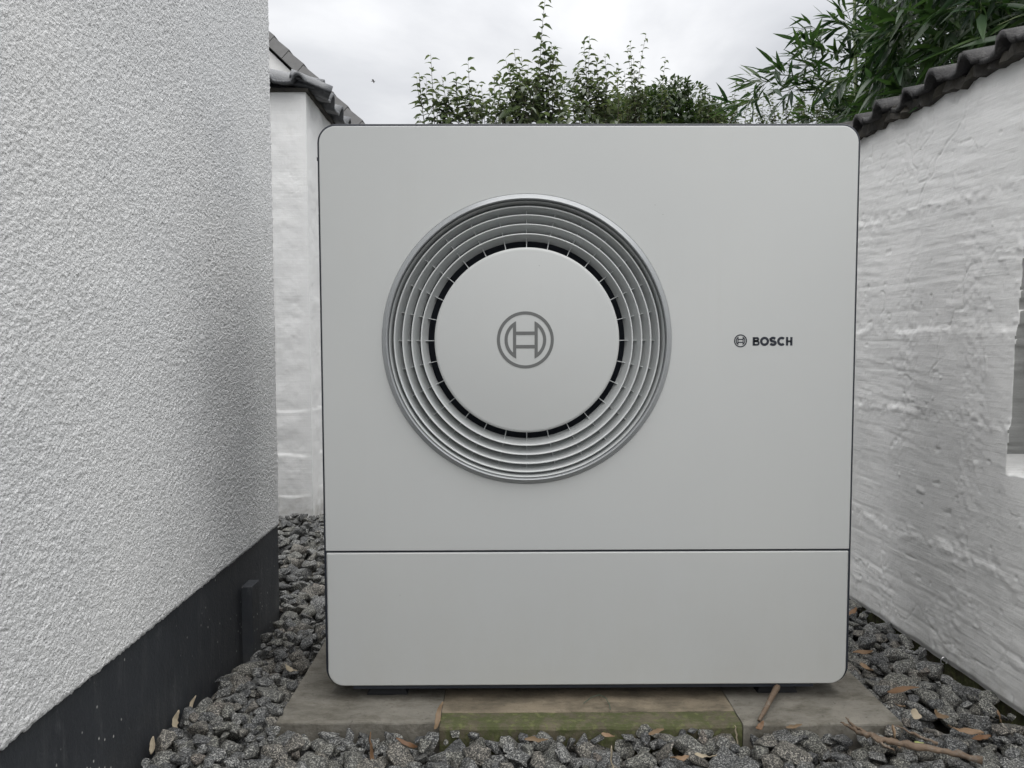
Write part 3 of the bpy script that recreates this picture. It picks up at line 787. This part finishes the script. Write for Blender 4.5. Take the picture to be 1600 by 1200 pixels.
def drop(cx_, cy_, a, b_, c, ang, cap):
    i0, i1 = int((cx_-a-gx0)/res), int((cx_+a-gx0)/res)+1; j0, j1 = int((cy_-a-gy0)/res), int((cy_+a-gy0)/res)+1
    if i0 < 0 or j0 < 0 or i1 >= nxh or j1 >= nyh: return
    X = HX[i0:i1, j0:j1]-cx_; Y = HY[i0:i1, j0:j1]-cy_; ca, sa_ = math.cos(ang), math.sin(ang)
    U = (X*ca+Y*sa_)/a; W = (-X*sa_+Y*ca)/b_; q = U*U+W*W; ins = q < .80
    if ins.sum() < 3: return
    if BAD[i0:i1, j0:j1][ins].mean() > .02: return
    if slab_m[i0:i1, j0:j1][ins].mean() > .22: return
    und = c*np.sqrt(np.clip(1-q, 0, 1)); hh = HM[i0:i1, j0:j1]
    z = np.percentile((hh+und)[ins], 62)
    if z+c*.55 > cap: return
    top = z+und; hh[ins] = np.maximum(hh[ins], top[ins]*.97+.03*hh[ins])
    stones.append((cx_, cy_, z, a, b_, c, ang))
for it in range(17000):
    t_ = it/17000.0
    y_ = rng.uniform(.8, 4.3) if rng.random() < .55 else rng.uniform(1.15, 2.3)
    x_ = rng.uniform(-1.2, xw(y_))
    if rng.random() < .55 and 1.5 < y_ < 2.4 and -.44 < x_ < .76: continue
    a = float(np.clip(rng.lognormal(math.log(.0240), .32), .010, .043))
    if t_ > .65: a *= .72
    b_ = a*rng.uniform(.62, .9); c = a*rng.uniform(.45, .72)
    cap = float(bed_h(x_, y_))+.048 + (.004 if rng.random() < .2 else 0)
    drop(x_, y_, a, b_, c, rng.uniform(0, math.pi), cap)
print('stones', len(stones))
camp = np.array([0, 0, HC])
score = []
for i, s in enumerate(stones):
    p = np.array(s[:3]); d_ = np.linalg.norm(p-camp)
    u_ = 800+1202*(p[0])/p[1] if p[1] > .1 else 9999
    vv = 600+1202*math.tan(math.atan2(HC-p[2], p[1])-pitch) if p[1] > .1 else 9999
    vis = 200 < u_ < 1620 and vv < 1215 and not (500 < u_ < 1335 and vv < 1075)
    top = p[2] > float(bed_h(p[0], p[1]))+.008
    score.append((s[3]/d_)*(1 if vis else .01)*(1 if top else .4))
order = np.argsort(score)[::-1]; part_ids = set(order[:300].tolist())
VV = []; FF = []; base_i = 0
for i, s in enumerate(stones):
    k = i % NV; tilt_ = rng.normal(0, .28, 2)
    Rm = Matrix.Rotation(s[6], 3, 'Z') @ Matrix.Rotation(tilt_[0], 3, 'X') @ Matrix.Rotation(tilt_[1], 3, 'Y')
    if rng.random() < .5: Rm = Rm @ Matrix.Rotation(math.pi, 3, 'X')
    scl = Vector((s[3], s[3]*(.9+.2*rng.random()), s[3]*1.0))*1.14
    zfit = s[2]-.0015
    if i in part_ids:
        o = link('stone', protos[k], None, bed)
        o.location = (s[0], s[1], zfit); o.rotation_euler = Rm.to_euler(); o.scale = scl
    else:
        A = np.array(Rm) @ np.diag(np.array(scl)); v = pv[k] @ A.T+np.array([s[0], s[1], zfit])
        VV.append(v); FF.append(pf[k]+base_i); base_i += len(v)
me = mesh_np('gravel', np.concatenate(VV), np.concatenate(FF)); smooth(me); me.set_sharp_from_angle(angle=math.radians(34))
gr_o = link('gravel', me, M['granite'], bed); gr_o['kind'] = 'stuff'
def surf(x, y):
    i = int((x-gx0)/res); j = int((y-gy0)/res)
    if 0 <= i < nxh and 0 <= j < nyh:
        w_ = HM[max(0, i-2):i+3, max(0, j-2):j+3]; b_ = BAD[max(0, i-2):i+3, max(0, j-2):j+3]
        if (~b_).any(): return float(w_[~b_].max())
    return .06

# ------------------------------------------------------------------ fallen leaves and sticks
def leaf_mesh(name, L, W, curl, fold, seed, n=9, blunt=False):
    r = random.Random(seed); V = []; F = []
    tw = r.uniform(-2.2, 2.2)
    for i in range(n+1):
        t = i/n; w = W/2*(math.sin(math.pi*min(1, t*.94+.03))**(.5 if blunt else .8))*(1-.25*t)+.0004
        z = curl*L*(t-.5)**2*2+.03*L*r.uniform(-1, 1); a = tw*(t-.5)
        for sgn in (-1, 0, 1):
            yy = sgn*w*(1+r.uniform(-.28, .12)*abs(sgn))+.10*W*math.sin(t*5+seed); zz = abs(sgn)*fold*w
            V.append(((t-.5)*L, yy*math.cos(a)-zz*math.sin(a)+.05*L*math.sin(t*2.5+seed), z+yy*math.sin(a)+zz*math.cos(a)))
    for i in range(n):
        for k in (0, 1):
            a = i*3+k; F.append((a, a+3, a+4, a+1))
    m2 = mesh_py(name, V, F); smooth(m2)
    bm = bmesh.new(); bm.from_mesh(m2); bmesh.ops.solidify(bm, geom=bm.faces[:], thickness=.0005); bm.to_mesh(m2); bm.free()
    return m2
GRP = 'dry leaves fallen on the gravel'
def fallen(label, x, y, z, L, W, az, pitch_=0, rollx=0, curl=.3, fold=.4, mt='dry', seed=1, name='fallen_leaf', blunt=False, z_abs=False):
    me = leaf_mesh(name, L, W, curl, fold, seed, blunt=blunt)
    o = link(name, me, M[mt]); zz = z if z_abs else surf(x, y)+z
    o.location = (x, y, zz)
    o.rotation_euler = (Matrix.Rotation(math.radians(az), 3, 'Z') @ Matrix.Rotation(math.radians(pitch_), 3, 'Y') @ Matrix.Rotation(math.radians(rollx), 3, 'X')).to_euler()
    tag(o, label, 'leaf', GRP); return o
fallen('pale tan curled leaf lying on the left edge of the concrete slab', -.500, 1.745, .010, .048, .011, -42, 0, 20, .3, .5, 'pale_dry', 3)
fallen('long brown curled leaf leaning on the front of the slab where the moss begins', -.143, 1.497, .014, .058, .012, 70, -30, 30, .5, .8, 'dry', 4)
fallen('twisted brown leaf curled across the stones left of the moss strip', -.190, 1.448, .010, .050, .009, -35, 8, 40, .6, .8, 'dry', 5)
fallen('upright pointed orange brown leaf standing in the gravel, bottom left', -.256, 1.392, .012, .062, .015, 110, -62, 60, .1, .5, 'dry', 6)
fallen('flat brown leaf lying before the middle of the mossy strip', .055, 1.440, .006, .046, .013, 5, 0, 15, .2, .4, 'dry', 7)
fallen('narrow yellowish leaf standing upright at the bottom edge of the picture', .190, 1.375, .010, .050, .011, 100, -60, 70, .2, .4, 'pale_dry', 8)
fallen('narrow tan leaf standing upright against the slab below the leaning stick', .449, 1.470, .008, .040, .011, 95, -65, 60, .1, .5, 'pale_dry', 9)
fallen('small curled leaf at the foot of the leaning stick', .500, 1.482, .006, .024, .012, 30, -20, 20, .8, .9, 'dry', 10)
fallen('flat pinkish brown leaf at the slab edge right of the leaning stick', .567, 1.480, .006, .036, .012, 8, 0, 10, .2, .3, 'dry', 11)
fallen('brown leaf tucked between stones before the right end of the moss', .292, 1.468, .004, .034, .014, 15, -10, 10, .3, .5, 'dry', 12)
fallen('small tan leaf tucked between stones before the middle of the moss', .196, 1.462, .004, .026, .012, -10, 5, 10, .3, .5, 'dry', 13)
fallen('light tan pointed leaf at the bottom edge right of the yellowish leaf', .366, 1.378, .004, .040, .015, 175, 0, 10, .2, .3, 'pale_dry', 14)
fallen('dark brown leaf half hidden beside the light tan pointed leaf', .318, 1.382, .000, .036, .013, 5, 0, 10, .2, .3, 'dry', 15)
fallen('pale pink blunt leaf at the right corner of the slab', .822, 1.505, .010, .026, .020, 60, -25, -10, .5, .5, 'pale_dry', 16, blunt=True)
fallen('peach coloured curled leaf between the slab corner and the garden wall', .885, 1.527, .008, .026, .018, 130, -20, -10, .6, .5, 'dry', 17, blunt=True)
fallen('long orange brown leaf lying level beside the right side of the slab', .858, 1.624, .010, .075, .014, 4, 0, 35, .1, .5, 'dry', 18)
fallen('short brown leaf pointing down under the long orange brown leaf', .830, 1.580, .006, .034, .009, 100, 15, 10, .1, .5, 'dry', 19)
fallen('narrow rust brown leaf just beyond the right edge of the unit', .868, 1.835, .008, .052, .013, 10, -6, 40, .2, .6, 'dry', 20)
fallen('rounded rust brown leaf at the far right edge of the slab', .838, 1.752, .008, .032, .018, 130, -15, 0, .4, .5, 'dry', 21, blunt=True)
fallen('triangular tan leaf standing behind the torn stick', .740, 1.425, .012, .042, .018, 100, -50, 60, .1, .3, 'dry', 22)
fallen('large brown leaf near the lower right corner, beside the garden wall', .895, 1.455, .008, .060, .015, -32, 0, 20, .2, .4, 'dry', 23)
fallen('broken brown leaf just below the large brown leaf by the wall', .905, 1.425, .006, .044, .013, 8, 0, 20, .2, .4, 'dry', 24)
fallen('tiny yellow green leaf on a stone near the torn stick', .783, 1.416, .006, .017, .008, -10, 0, 0, .2, .2, 'green_leaf', 25)
fallen('brown leaf at the foot of the garden wall, just right of the unit', .960, 2.090, .010, .050, .016, 50, -10, 10, .2, .4, 'dry', 26)
fallen('narrow brown leaf lying beside the brown leaf at the wall foot', .930, 2.120, .010, .045, .010, 30, -10, 30, .2, .4, 'pale_dry', 27)
fallen('small upright brown leaf between stones at the right edge, by the wall', 1.005, 1.526, .004, .024, .010, 90, -60, 40, .2, .4, 'dry', 28)
fallen('pale torn leaf stuck on the dark plinth, leftmost', -.650, 1.365, .095, .030, .012, 80, -65, 60, .1, .4, 'pale_dry', 29, z_abs=True)
fallen('pale ragged leaf leaning on the plinth beside the stones', -.648, 1.460, .092, .040, .013, 75, -60, 60, .3, .6, 'pale_dry', 30, z_abs=True)
fallen('thin pale leaf leaning on the plinth nearest the slab', -.642, 1.525, .088, .044, .008, 70, -60, 60, .3, .6, 'pale_dry', 31, z_abs=True)

# stick leaning on the slab
def tube_obj(name, pts, rad, mt, label, cat, group=None, sides=7):
    V, F = bezier_tube(name, pts, rad, None, sides=sides); c = Vector(pts[0])
    o = link(name, mesh_py(name, [v-c for v in V], F), mt, None, c); smooth(o.data); tag(o, label, cat, group); return o
tube_obj('stick', [(.502, 1.492, .070), (.525, 1.525, .075), (.552, 1.565, .082), (.575, 1.600, .086), (.588, 1.618, .088)], [.0035, .0050, .0058, .0070, .0030], M['wood'], 'short thick brown stick leaning on the slab below the right of the unit', 'stick')
st = empty('torn_stick', (.72, 1.40, .06)); tag(st, 'long torn splintered brown stick lying on the gravel at lower right', 'stick')
zs = .078
def sub_tube(pts, rad, nm):
    P = [Vector(p) for p in pts]; n = 7*(len(P)-1); Q = []; rr = []
    rq = random.Random(len(pts)*3+int(rad[0]*1e4))
    for i in range(n+1):
        t = i/n*(len(P)-1); k = min(len(P)-2, int(t)); Q.append(P[k].lerp(P[k+1], t-k)+Vector((rq.gauss(0, .0009), rq.gauss(0, .0009), rq.gauss(0, .0012))))
        rr.append((rad[k]*(1-(t-k))+rad[k+1]*(t-k))*rq.uniform(.7, 1.1))
    V, F = bezier_tube(nm, Q, rr, None, sides=7)
    V = [v+Vector((0, 0, rq.gauss(0, .0008))) for v in V]
    o = link(nm, mesh_py(nm, [v-st.location for v in V], F), M['wood'], st); smooth(o.data)
sub_tube([(.655, 1.468, zs), (.675, 1.440, zs-.004), (.705, 1.408, zs-.004), (.745, 1.388, zs-.002), (.80, 1.372, zs-.006), (.86, 1.345, zs-.01)], [.002, .006, .0055, .0095, .0060, .0075], 'stem')
sub_tube([(.690, 1.418, zs), (.705, 1.392, zs-.006), (.715, 1.375, zs-.008)], [.004, .003, .001], 'splinter')
sub_tube([(.665, 1.470, zs+.01), (.668, 1.452, zs+.004), (.685, 1.43, zs)], [.001, .003, .003], 'splinter')
sub_tube([(.745, 1.432, zs+.012), (.770, 1.410, zs+.005), (.80, 1.385, zs)], [.001, .003, .003], 'splinter')
tube_obj('wire_loop', [(.160, 1.580, .064), (.168, 1.592, .064), (.180, 1.604, .066), (.196, 1.607, .070), (.208, 1.592, .070), (.214, 1.572, .064), (.213, 1.556, .062)], .0009, M['wire'], 'thin curled dark green wire lying on the middle of the concrete slab', 'wire', sides=5)

# ------------------------------------------------------------------ foliage
class Foliage:
    def __init__(s): s.V = []; s.F = []; s.items = []
    def leaf(s, p, d, up_, L, W, fold=.35, curl=.25, lance=False):
        d = d.normalized(); side = d.cross(up_)
        if side.length < 1e-4: side = d.cross(Vector((1, .1, 0)))
        side.normalize(); nr = side.cross(d)
        if lance: ts = ((0, .05), (.22, .9), (.5, .85), (.8, .40), (1, .02))
        else: ts = ((0, .08), (.3, .9), (.65, .85), (1, .05))
        V = []; F = []
        for t, w in ts:
            c = p+d*(L*t)-nr*(curl*L*t*t)
            V += [c+side*(W/2*w)+nr*(fold*W/2*w), c, c-side*(W/2*w)+nr*(fold*W/2*w)]
        for i in range(len(ts)-1):
            a = i*3; F += [(a, a+1, a+4, a+3), (a+1, a+2, a+5, a+4)]
        s.items.append((V, F, p.copy(), L))
    def build(s, parent, mt, nparts=0, name='foliage'):
        items = s.items
        cp = Vector((0, 0, HC))
        if nparts:
            def sc_(it):
                p = it[2]; u_ = 800+1202*p.x/p.y; v_ = 529-1202*(p.z-HC)/p.y
                vis = -10 < u_ < 1610 and v_ > -10 and (v_ < 195 or u_ > 1345)
                return it[3]/(p-cp).length*(1 if vis else .01)
            items = sorted(items, key=sc_, reverse=True)
            for V, F, p, L in items[:nparts]:
                o = link('leaf', mesh_py('leaf', [v-p for v in V], F), mt, parent, p-parent.location)
                smooth(o.data)
            items = items[nparts:]
        if not items: return
        VV = []; FF = []; b_ = 0
        for V, F, p, L in items:
            VV += [v-parent.location for v in V]; FF += [[a+b_ for a in f] for f in F]; b_ += len(V)
        me = mesh_np(name, np.array([v[:] for v in VV]), np.array(FF)); smooth(me)
        o = link(name, me, mt, parent); o['kind'] = 'stuff'
class Stems:
    def __init__(s): s.V = []; s.F = []
    def add(s, pts, rad, sides=4):
        V, F = bezier_tube('s', pts, rad, None, sides=sides); b_ = len(s.V)
        s.V += V; s.F += [tuple(a+b_ for a in f) for f in F]
    def build(s, name, parent, mt):
        o = link(name, mesh_py(name, [Vector(v)-parent.location for v in s.V], s.F), mt, parent); smooth(o.data); return o
R = random.Random(5)
def rv(s=1.0): return Vector((R.gauss(0, s), R.gauss(0, s), R.gauss(0, s)))
def shoot(fo, stm, p0, p1, leafL, gap, bend=.06, r0=.004):
    p0 = Vector(p0); p1 = Vector(p1); n = 9; b_ = rv(bend); pts = []
    for i in range(n+1):
        t = i/n; pts.append(p0.lerp(p1, t)+b_*math.sin(math.pi*t)*(p1-p0).length)
    stm.add(pts, [r0*(1-.8*i/n) for i in range(n+1)])
    L = (p1-p0).length; k = int(L/gap*1.3); ph = R.random()*6
    for j in range(k):
        t = (j+.5)/k; i = min(n-1, int(t*n)); f_ = t*n-i; p = pts[i].lerp(pts[i+1], f_); ax = (pts[i+1]-pts[i]).normalized()
        ph += 2.4; o = Vector((math.cos(ph), math.sin(ph), 0)); d = (o+ax*.55*R.uniform(.3, 1.4)).normalized()
        s_ = leafL*1.3*R.uniform(.7, 1.15)*(1-.3*t)
        fo.leaf(p, d, Vector((0, 0, 1))+rv(.15), s_, s_*.58, .5, R.uniform(.35, .9))
def upx(u_, v_, y):        # photograph direction to metres at a given distance, used to lay the plan out
    d = fw+rt*((u_-800)/1202)-up*((v_-600)/1202); return Vector((0, 0, HC))+d*(y/d.y)
def shrub(name, label, base_xy, dist, tips, leafL, gap, fill, seed, group, mt='shrub', nparts=0, fan=.35):
    R.seed(seed)
    root = empty(name, (base_xy[0], base_xy[1], 0)); tag(root, label, 'tree', group)
    fo = Foliage(); stm = Stems(); trunk_top = Vector((base_xy[0], base_xy[1], 1.25))
    V, F = bezier_tube('trunk', [(base_xy[0], base_xy[1], -.06), (base_xy[0]+.02, base_xy[1], .5), (base_xy[0], base_xy[1]+.02, 1.25)], [.06, .045, .035], None, sides=8)
    link('trunk', mesh_py('trunk', [Vector(v)-root.location for v in V], F), M['bark'], root)
    for (u_, v_, dd) in tips:
        tip = upx(u_, v_, dist+dd); b_ = upx(u_+(base_pull(u_, base_xy, dist))*R.uniform(.6, 1.0), 225+R.uniform(-10, 20), dist+dd)
        stm.add([trunk_top, trunk_top.lerp(b_, .5)+rv(.04), b_], [.02, .012, .006])
        shoot(fo, stm, b_, tip, leafL, gap, .03)
        for q in range(3):
            t = R.uniform(.05, .55); s_ = b_.lerp(tip, t); e_ = s_+Vector((R.uniform(-1, 1)*fan, R.uniform(-.5, .5)*fan, R.uniform(.3, .9)))*(.22*(1-t)+.06)*1.4
            shoot(fo, stm, s_, e_, leafL*.9, gap*.9, .05, .0025)
    for (u_, v_, ru, rv_, n) in fill:
        for j in range(int(n*.24)):
            a = R.uniform(0, 6.283); rr = math.sqrt(R.random()); dd = R.gauss(0, .16)
            c = upx(u_+ru*rr*math.cos(a), v_+rv_*rr*math.sin(a), dist+dd)
            d = Vector((R.gauss(0, 1), R.gauss(0, 1), R.gauss(.1, .7)))
            s_ = leafL*R.uniform(.65, 1.1); fo.leaf(c, d, Vector((0, 0, 1))+rv(.3), s_, s_*.52, .5, R.uniform(.3, .8))
    # leafy skirt lower down, behind the unit
    for j in range(260):
        c = trunk_top.lerp(upx(R.choice(tips)[0], 260, dist), R.random())+rv(.10)
        s_ = leafL*R.uniform(.65, 1.1); fo.leaf(c, rv(1), Vector((0, 0, 1))+rv(.3), s_, s_*.52, .5, .4)
    fo.build(root, M[mt], nparts); stm.build('branches', root, M['bark'])
    return root
def base_pull(u_, b, dist):
    uc = 800+1202*(b[0]/dist); return (uc-u_)*.25
def gx(u_, y): return (u_-792)/1202*y
GT = 'shrubs showing above the unit'
shrub('shrub', 'sparse grey green shrub with open arching shoots, leftmost above the unit', (gx(722, 5), 5.0), 5.0,
      [(673, 84, 0), (655, 113, .05), (690, 118, -.05), (731, 92, 0), (712, 112, .1), (752, 133, 0), (700, 140, 0), (765, 135, .1), (742, 150, -.1), (682, 168, 0)], .058, .030,
      [(725, 190, 45, 22, 190), (700, 175, 14, 18, 40), (745, 170, 18, 20, 60)], 1, GT, nparts=50)
shrub('shrub', 'dense green shrub with one very tall leafy shoot reaching out of the picture top', (gx(845, 4.8), 4.8), 4.8,
      [(855, -28, 0), (803, 76, .05), (790, 92, 0), (815, 88, 0), (842, 86, .05), (772, 116, .1), (826, 100, -.1), (866, 70, .05), (885, 112, 0), (780, 130, 0), (835, 120, 0), (812, 105, .1), (860, 110, .1)], .056, .027,
      [(815, 165, 38, 42, 420), (862, 165, 34, 50, 420), (785, 150, 20, 40, 110), (830, 190, 60, 12, 200)], 2, GT, nparts=80)
shrub('shrub', 'mid green shrub with slender upright shoots beside the rounded dark bush', (gx(925, 5.3), 5.3), 5.3,
      [(921, 55, 0), (912, 68, .05), (905, 100, .1), (930, 84, 0), (945, 82, 0), (948, 105, .1), (962, 110, .1), (935, 115, 0), (898, 118, 0)], .054, .026,
      [(925, 160, 28, 40, 260), (910, 178, 25, 20, 120), (945, 185, 30, 14, 100)], 3, GT, nparts=40)
shrub('shrub', 'taller thin bare topped shrub whose four shoots rise behind the rounded dark bush', (gx(1010, 6.4), 6.4), 6.4,
      [(985, 64, 0), (980, 75, .1), (990, 90, 0), (1010, 52, 0), (1040, 88, 0), (966, 100, 0), (975, 110, 0), (1000, 105, .1)], .048, .030,
      [(985, 150, 20, 32, 150)], 4, GT)
shrub('shrub', 'low sparse shrub with short feathery shoots right of the rounded dark bush', (gx(1115, 6.6), 6.6), 6.6,
      [(1092, 132, 0), (1105, 138, 0), (1098, 150, .1), (1122, 155, 0), (1135, 158, .1), (1152, 124, 0), (1165, 140, .1), (1145, 150, 0)], .042, .024,
      [(1100, 178, 10, 22, 50), (1128, 182, 16, 14, 60), (1160, 178, 30, 20, 130)], 6, GT)
shrub('shrub', 'fine leaved open tree behind the drooping bamboo sprays', (gx(1290, 6.2), 6.2), 6.2,
      [(1200, 150, 0), (1225, 148, .1), (1250, 135, 0), (1270, 118, 0), (1290, 105, 0), (1305, 112, .1), (1320, 125, 0), (1280, 130, .1), (1240, 158, 0), (1330, 110, 0), (1300, 130, 0), (1180, 160, 0)], .040, .020,
      [(1290, 158, 48, 34, 620), (1230, 182, 50, 16, 260), (1320, 150, 26, 40, 200)], 7, GT)
# rounded dark bush
def dome_bush(label, u_, v_top, half_u, dist, seed, n, leafL, mt='hedge'):
    R.seed(seed); c = upx(u_, 215, dist); top = upx(u_, v_top, dist)
    rx = half_u/1202*dist; rz = top.z-c.z
    root = empty('rounded_bush', (c.x, c.y, 0)); tag(root, label, 'bush')
    V, F = bezier_tube('trunk', [(c.x, c.y, -.06), (c.x, c.y, c.z)], [.09, .06], None, sides=8)
    link('trunk', mesh_py('trunk', [Vector(v)-root.location for v in V], F), M['bark'], root)
    fo = Foliage()
    # leafy lumps over the dome
    lumps = []
    for j in range(46):
        a = R.uniform(0, 6.283); z = R.uniform(-.3, 1); rr = math.sqrt(max(0, 1-z*z))
        lumps.append((c+Vector((rx*rr*math.cos(a), rx*rr*math.sin(a), rz*z*.95)), R.uniform(.10, .2)*rx*1.5))
    for j in range(n):
        lc, lr = R.choice(lumps); d = rv(1).normalized(); p = lc+d*lr*R.uniform(.5, 1.1)
        fo.leaf(p, (d+rv(.6)).normalized(), Vector((0, 0, 1))+rv(.3), leafL*R.uniform(.7, 1.2), leafL*.5, .4, .3)
    for j in range(n//2):
        d = rv(1).normalized(); q = R.random()**.4; p = c+Vector((d.x*rx*q, d.y*rx*q, d.z*rz*q*.95))
        fo.leaf(p, rv(1), Vector((0, 0, 1))+rv(.3), leafL*1.2, leafL*.7, .4, .3)
    fo.build(root, M[mt]); return root
dome_bush('rounded dense dark green bush right of the slender upright shoots', 1030, 138, 88, 7.2, 8, 6500, .050)

# bamboo: clump beyond the garden wall
bam = empty('bamboo_clump', (1.75, 3.0, 0)); tag(bam, 'dense dark green bamboo with long narrow leaves hanging over the garden wall', 'bamboo')
R.seed(42); fo = Foliage(); stm = Stems()
culms = Stems()
for (cx_, cy_, tx, ty, tz) in ((1.75, 2.5, 1.9, 2.4, 3.0), (1.6, 2.9, 1.5, 2.8, 3.1), (1.95, 3.1, 1.9, 3.1, 3.2), (1.7, 3.5, 1.6, 3.4, 3.2), (2.1, 2.7, 2.3, 2.5, 3.0), (1.5, 3.2, 1.35, 3.1, 2.7), (2.3, 3.4, 2.5, 3.3, 3.2), (1.55, 2.2, 1.6, 2.1, 2.5)):
    V, F = bezier_tube('culm', [(cx_, cy_, -.06), (cx_*.5+tx*.5, cy_*.5+ty*.5, tz*.5), (tx, ty, tz)], [.012, .010, .004], None, sides=7)
    o = link('culm', mesh_py('culm', [Vector(v)-bam.location for v in V], F), M['culm'], bam); smooth(o.data)
def twig(p, d, Lf, n=5, sc_=1.0):
    d = d.normalized(); e_ = p+d*.10*sc_; stm.add([p, (p+e_)/2+rv(.004), e_], [.0012, .001, .0006], 3)
    for j in range(n):
        q = p.lerp(e_, (j+1)/n); dd = (d+rv(.42)+Vector((0, 0, -.12))).normalized()
        L = Lf*R.uniform(.65, 1.2); fo.leaf(q, dd, Vector((0, 0, 1))+rv(.5), L, L*.15+.002, .35, R.uniform(0, .25), True)
def in_mass(p):
    u_ = 792+1202*p.x/p.y; v_ = 529-1202*(p.z-HC)/p.y
    lim = 1372-.22*max(0, v_)+12*math.sin(v_*.09)+R.gauss(0, 7)
    return u_ > lim
cnt = 0
while cnt < 4200:
    p = Vector((R.uniform(1.12, 2.9), R.uniform(1.95, 3.9), R.uniform(1.30, 3.0)))
    if p.x < xw(p.y)+.16 or not in_mass(p): continue
    u_ = 792+1202*p.x/p.y; v_ = 529-1202*(p.z-HC)/p.y
    if v_ < -80 or u_ > 1700: 
        if R.random() < .7: continue
    d = Vector((-.75, -.5, -.45))+rv(.35)
    twig(p, d, .105 if p.y > 2.5 else .125, R.choice((4, 5, 6))); cnt += 1
# sprays that reach out to the left against the sky
def spray(pts, ntw, Lf):
    P = [upx(*q) for q in pts]; n = 14; path = []
    for i in range(n+1):
        t = i/n*(len(P)-1); k = min(len(P)-2, int(t)); path.append(P[k].lerp(P[k+1], t-k))
    path = [p+rv(.006) for p in path]
    stm.add(path, [.0035*(1-.75*i/n) for i in range(n+1)], 5)
    for j in range(ntw):
        t = R.random()**.75; i = min(n-1, int(t*n)); p = path[i].lerp(path[i+1], t*n-i); ax = (path[i+1]-path[i]).normalized()
        twig(p, ax+rv(.45)+Vector((0, 0, .15)), Lf, R.choice((3, 4, 5)), .8)
    twig(path[-1], path[-1]-path[-2], Lf, 4, .6)
spray([(1400, 80, 3.0), (1330, 48, 2.95), (1312, 30, 2.9)], 9, .085)
spray([(1400, 60, 3.1), (1350, 40, 3.0), (1270, 45, 2.95)], 14, .085)
spray([(1410, 110, 3.0), (1340, 90, 2.95), (1265, 78, 2.9)], 14, .085)
spray([(1420, 130, 3.1), (1330, 110, 3.0), (1245, 100, 2.95)], 16, .085)
spray([(1400, 150, 2.9), (1300, 120, 2.85), (1215, 118, 2.8), (1185, 135, 2.8)], 20, .082)
spray([(1400, 170, 2.9), (1310, 150, 2.85), (1235, 140, 2.8), (1160, 160, 2.75)], 18, .082)
spray([(1420, 60, 3.2), (1380, 10, 3.1), (1355, -10, 3.0)], 14, .09)
spray([(1420, 190, 3.3), (1340, 182, 3.2), (1260, 186, 3.15)], 22, .075)
spray([(1400, 190, 3.0), (1350, 175, 2.9), (1300, 190, 2.9)], 16, .075)
fo.build(bam, M['bamboo'], 300); stm.build('twigs', bam, M['culm'])

# ------------------------------------------------------------------ bird far off in the sky
bp = upx(583, 127, 45.0)
bird = empty('bird', bp); tag(bird, 'tiny dark bird gliding far off in the grey sky', 'bird')
V, F = bezier_tube('b', [(-.13, 0, 0), (-.06, 0, .005), (.03, 0, .005), (.11, 0, .012), (.14, 0, .01)], [.008, .024, .028, .016, .003], None, sides=8)
o = link('body', mesh_py('body', V, F), M['birdm'], bird); smooth(o.data)
for sg in (-1, 1):
    V = [(.05, 0, .01), (-.04, 0, .01), (.06, sg*.16, .05), (-.03, sg*.16, .045), (.0, sg*.33, .01), (-.03, sg*.33, .01)]
    V += [(a, b_, c-.006) for a, b_, c in V]
    F = [(0, 1, 3, 2), (2, 3, 5, 4), (6, 8, 9, 7), (8, 10, 11, 9), (0, 2, 8, 6), (2, 4, 10, 8), (4, 5, 11, 10), (5, 3, 9, 11), (3, 1, 7, 9), (1, 0, 6, 7)]
    link('wing', mesh_py('wing', V, F), M['birdm'], bird)
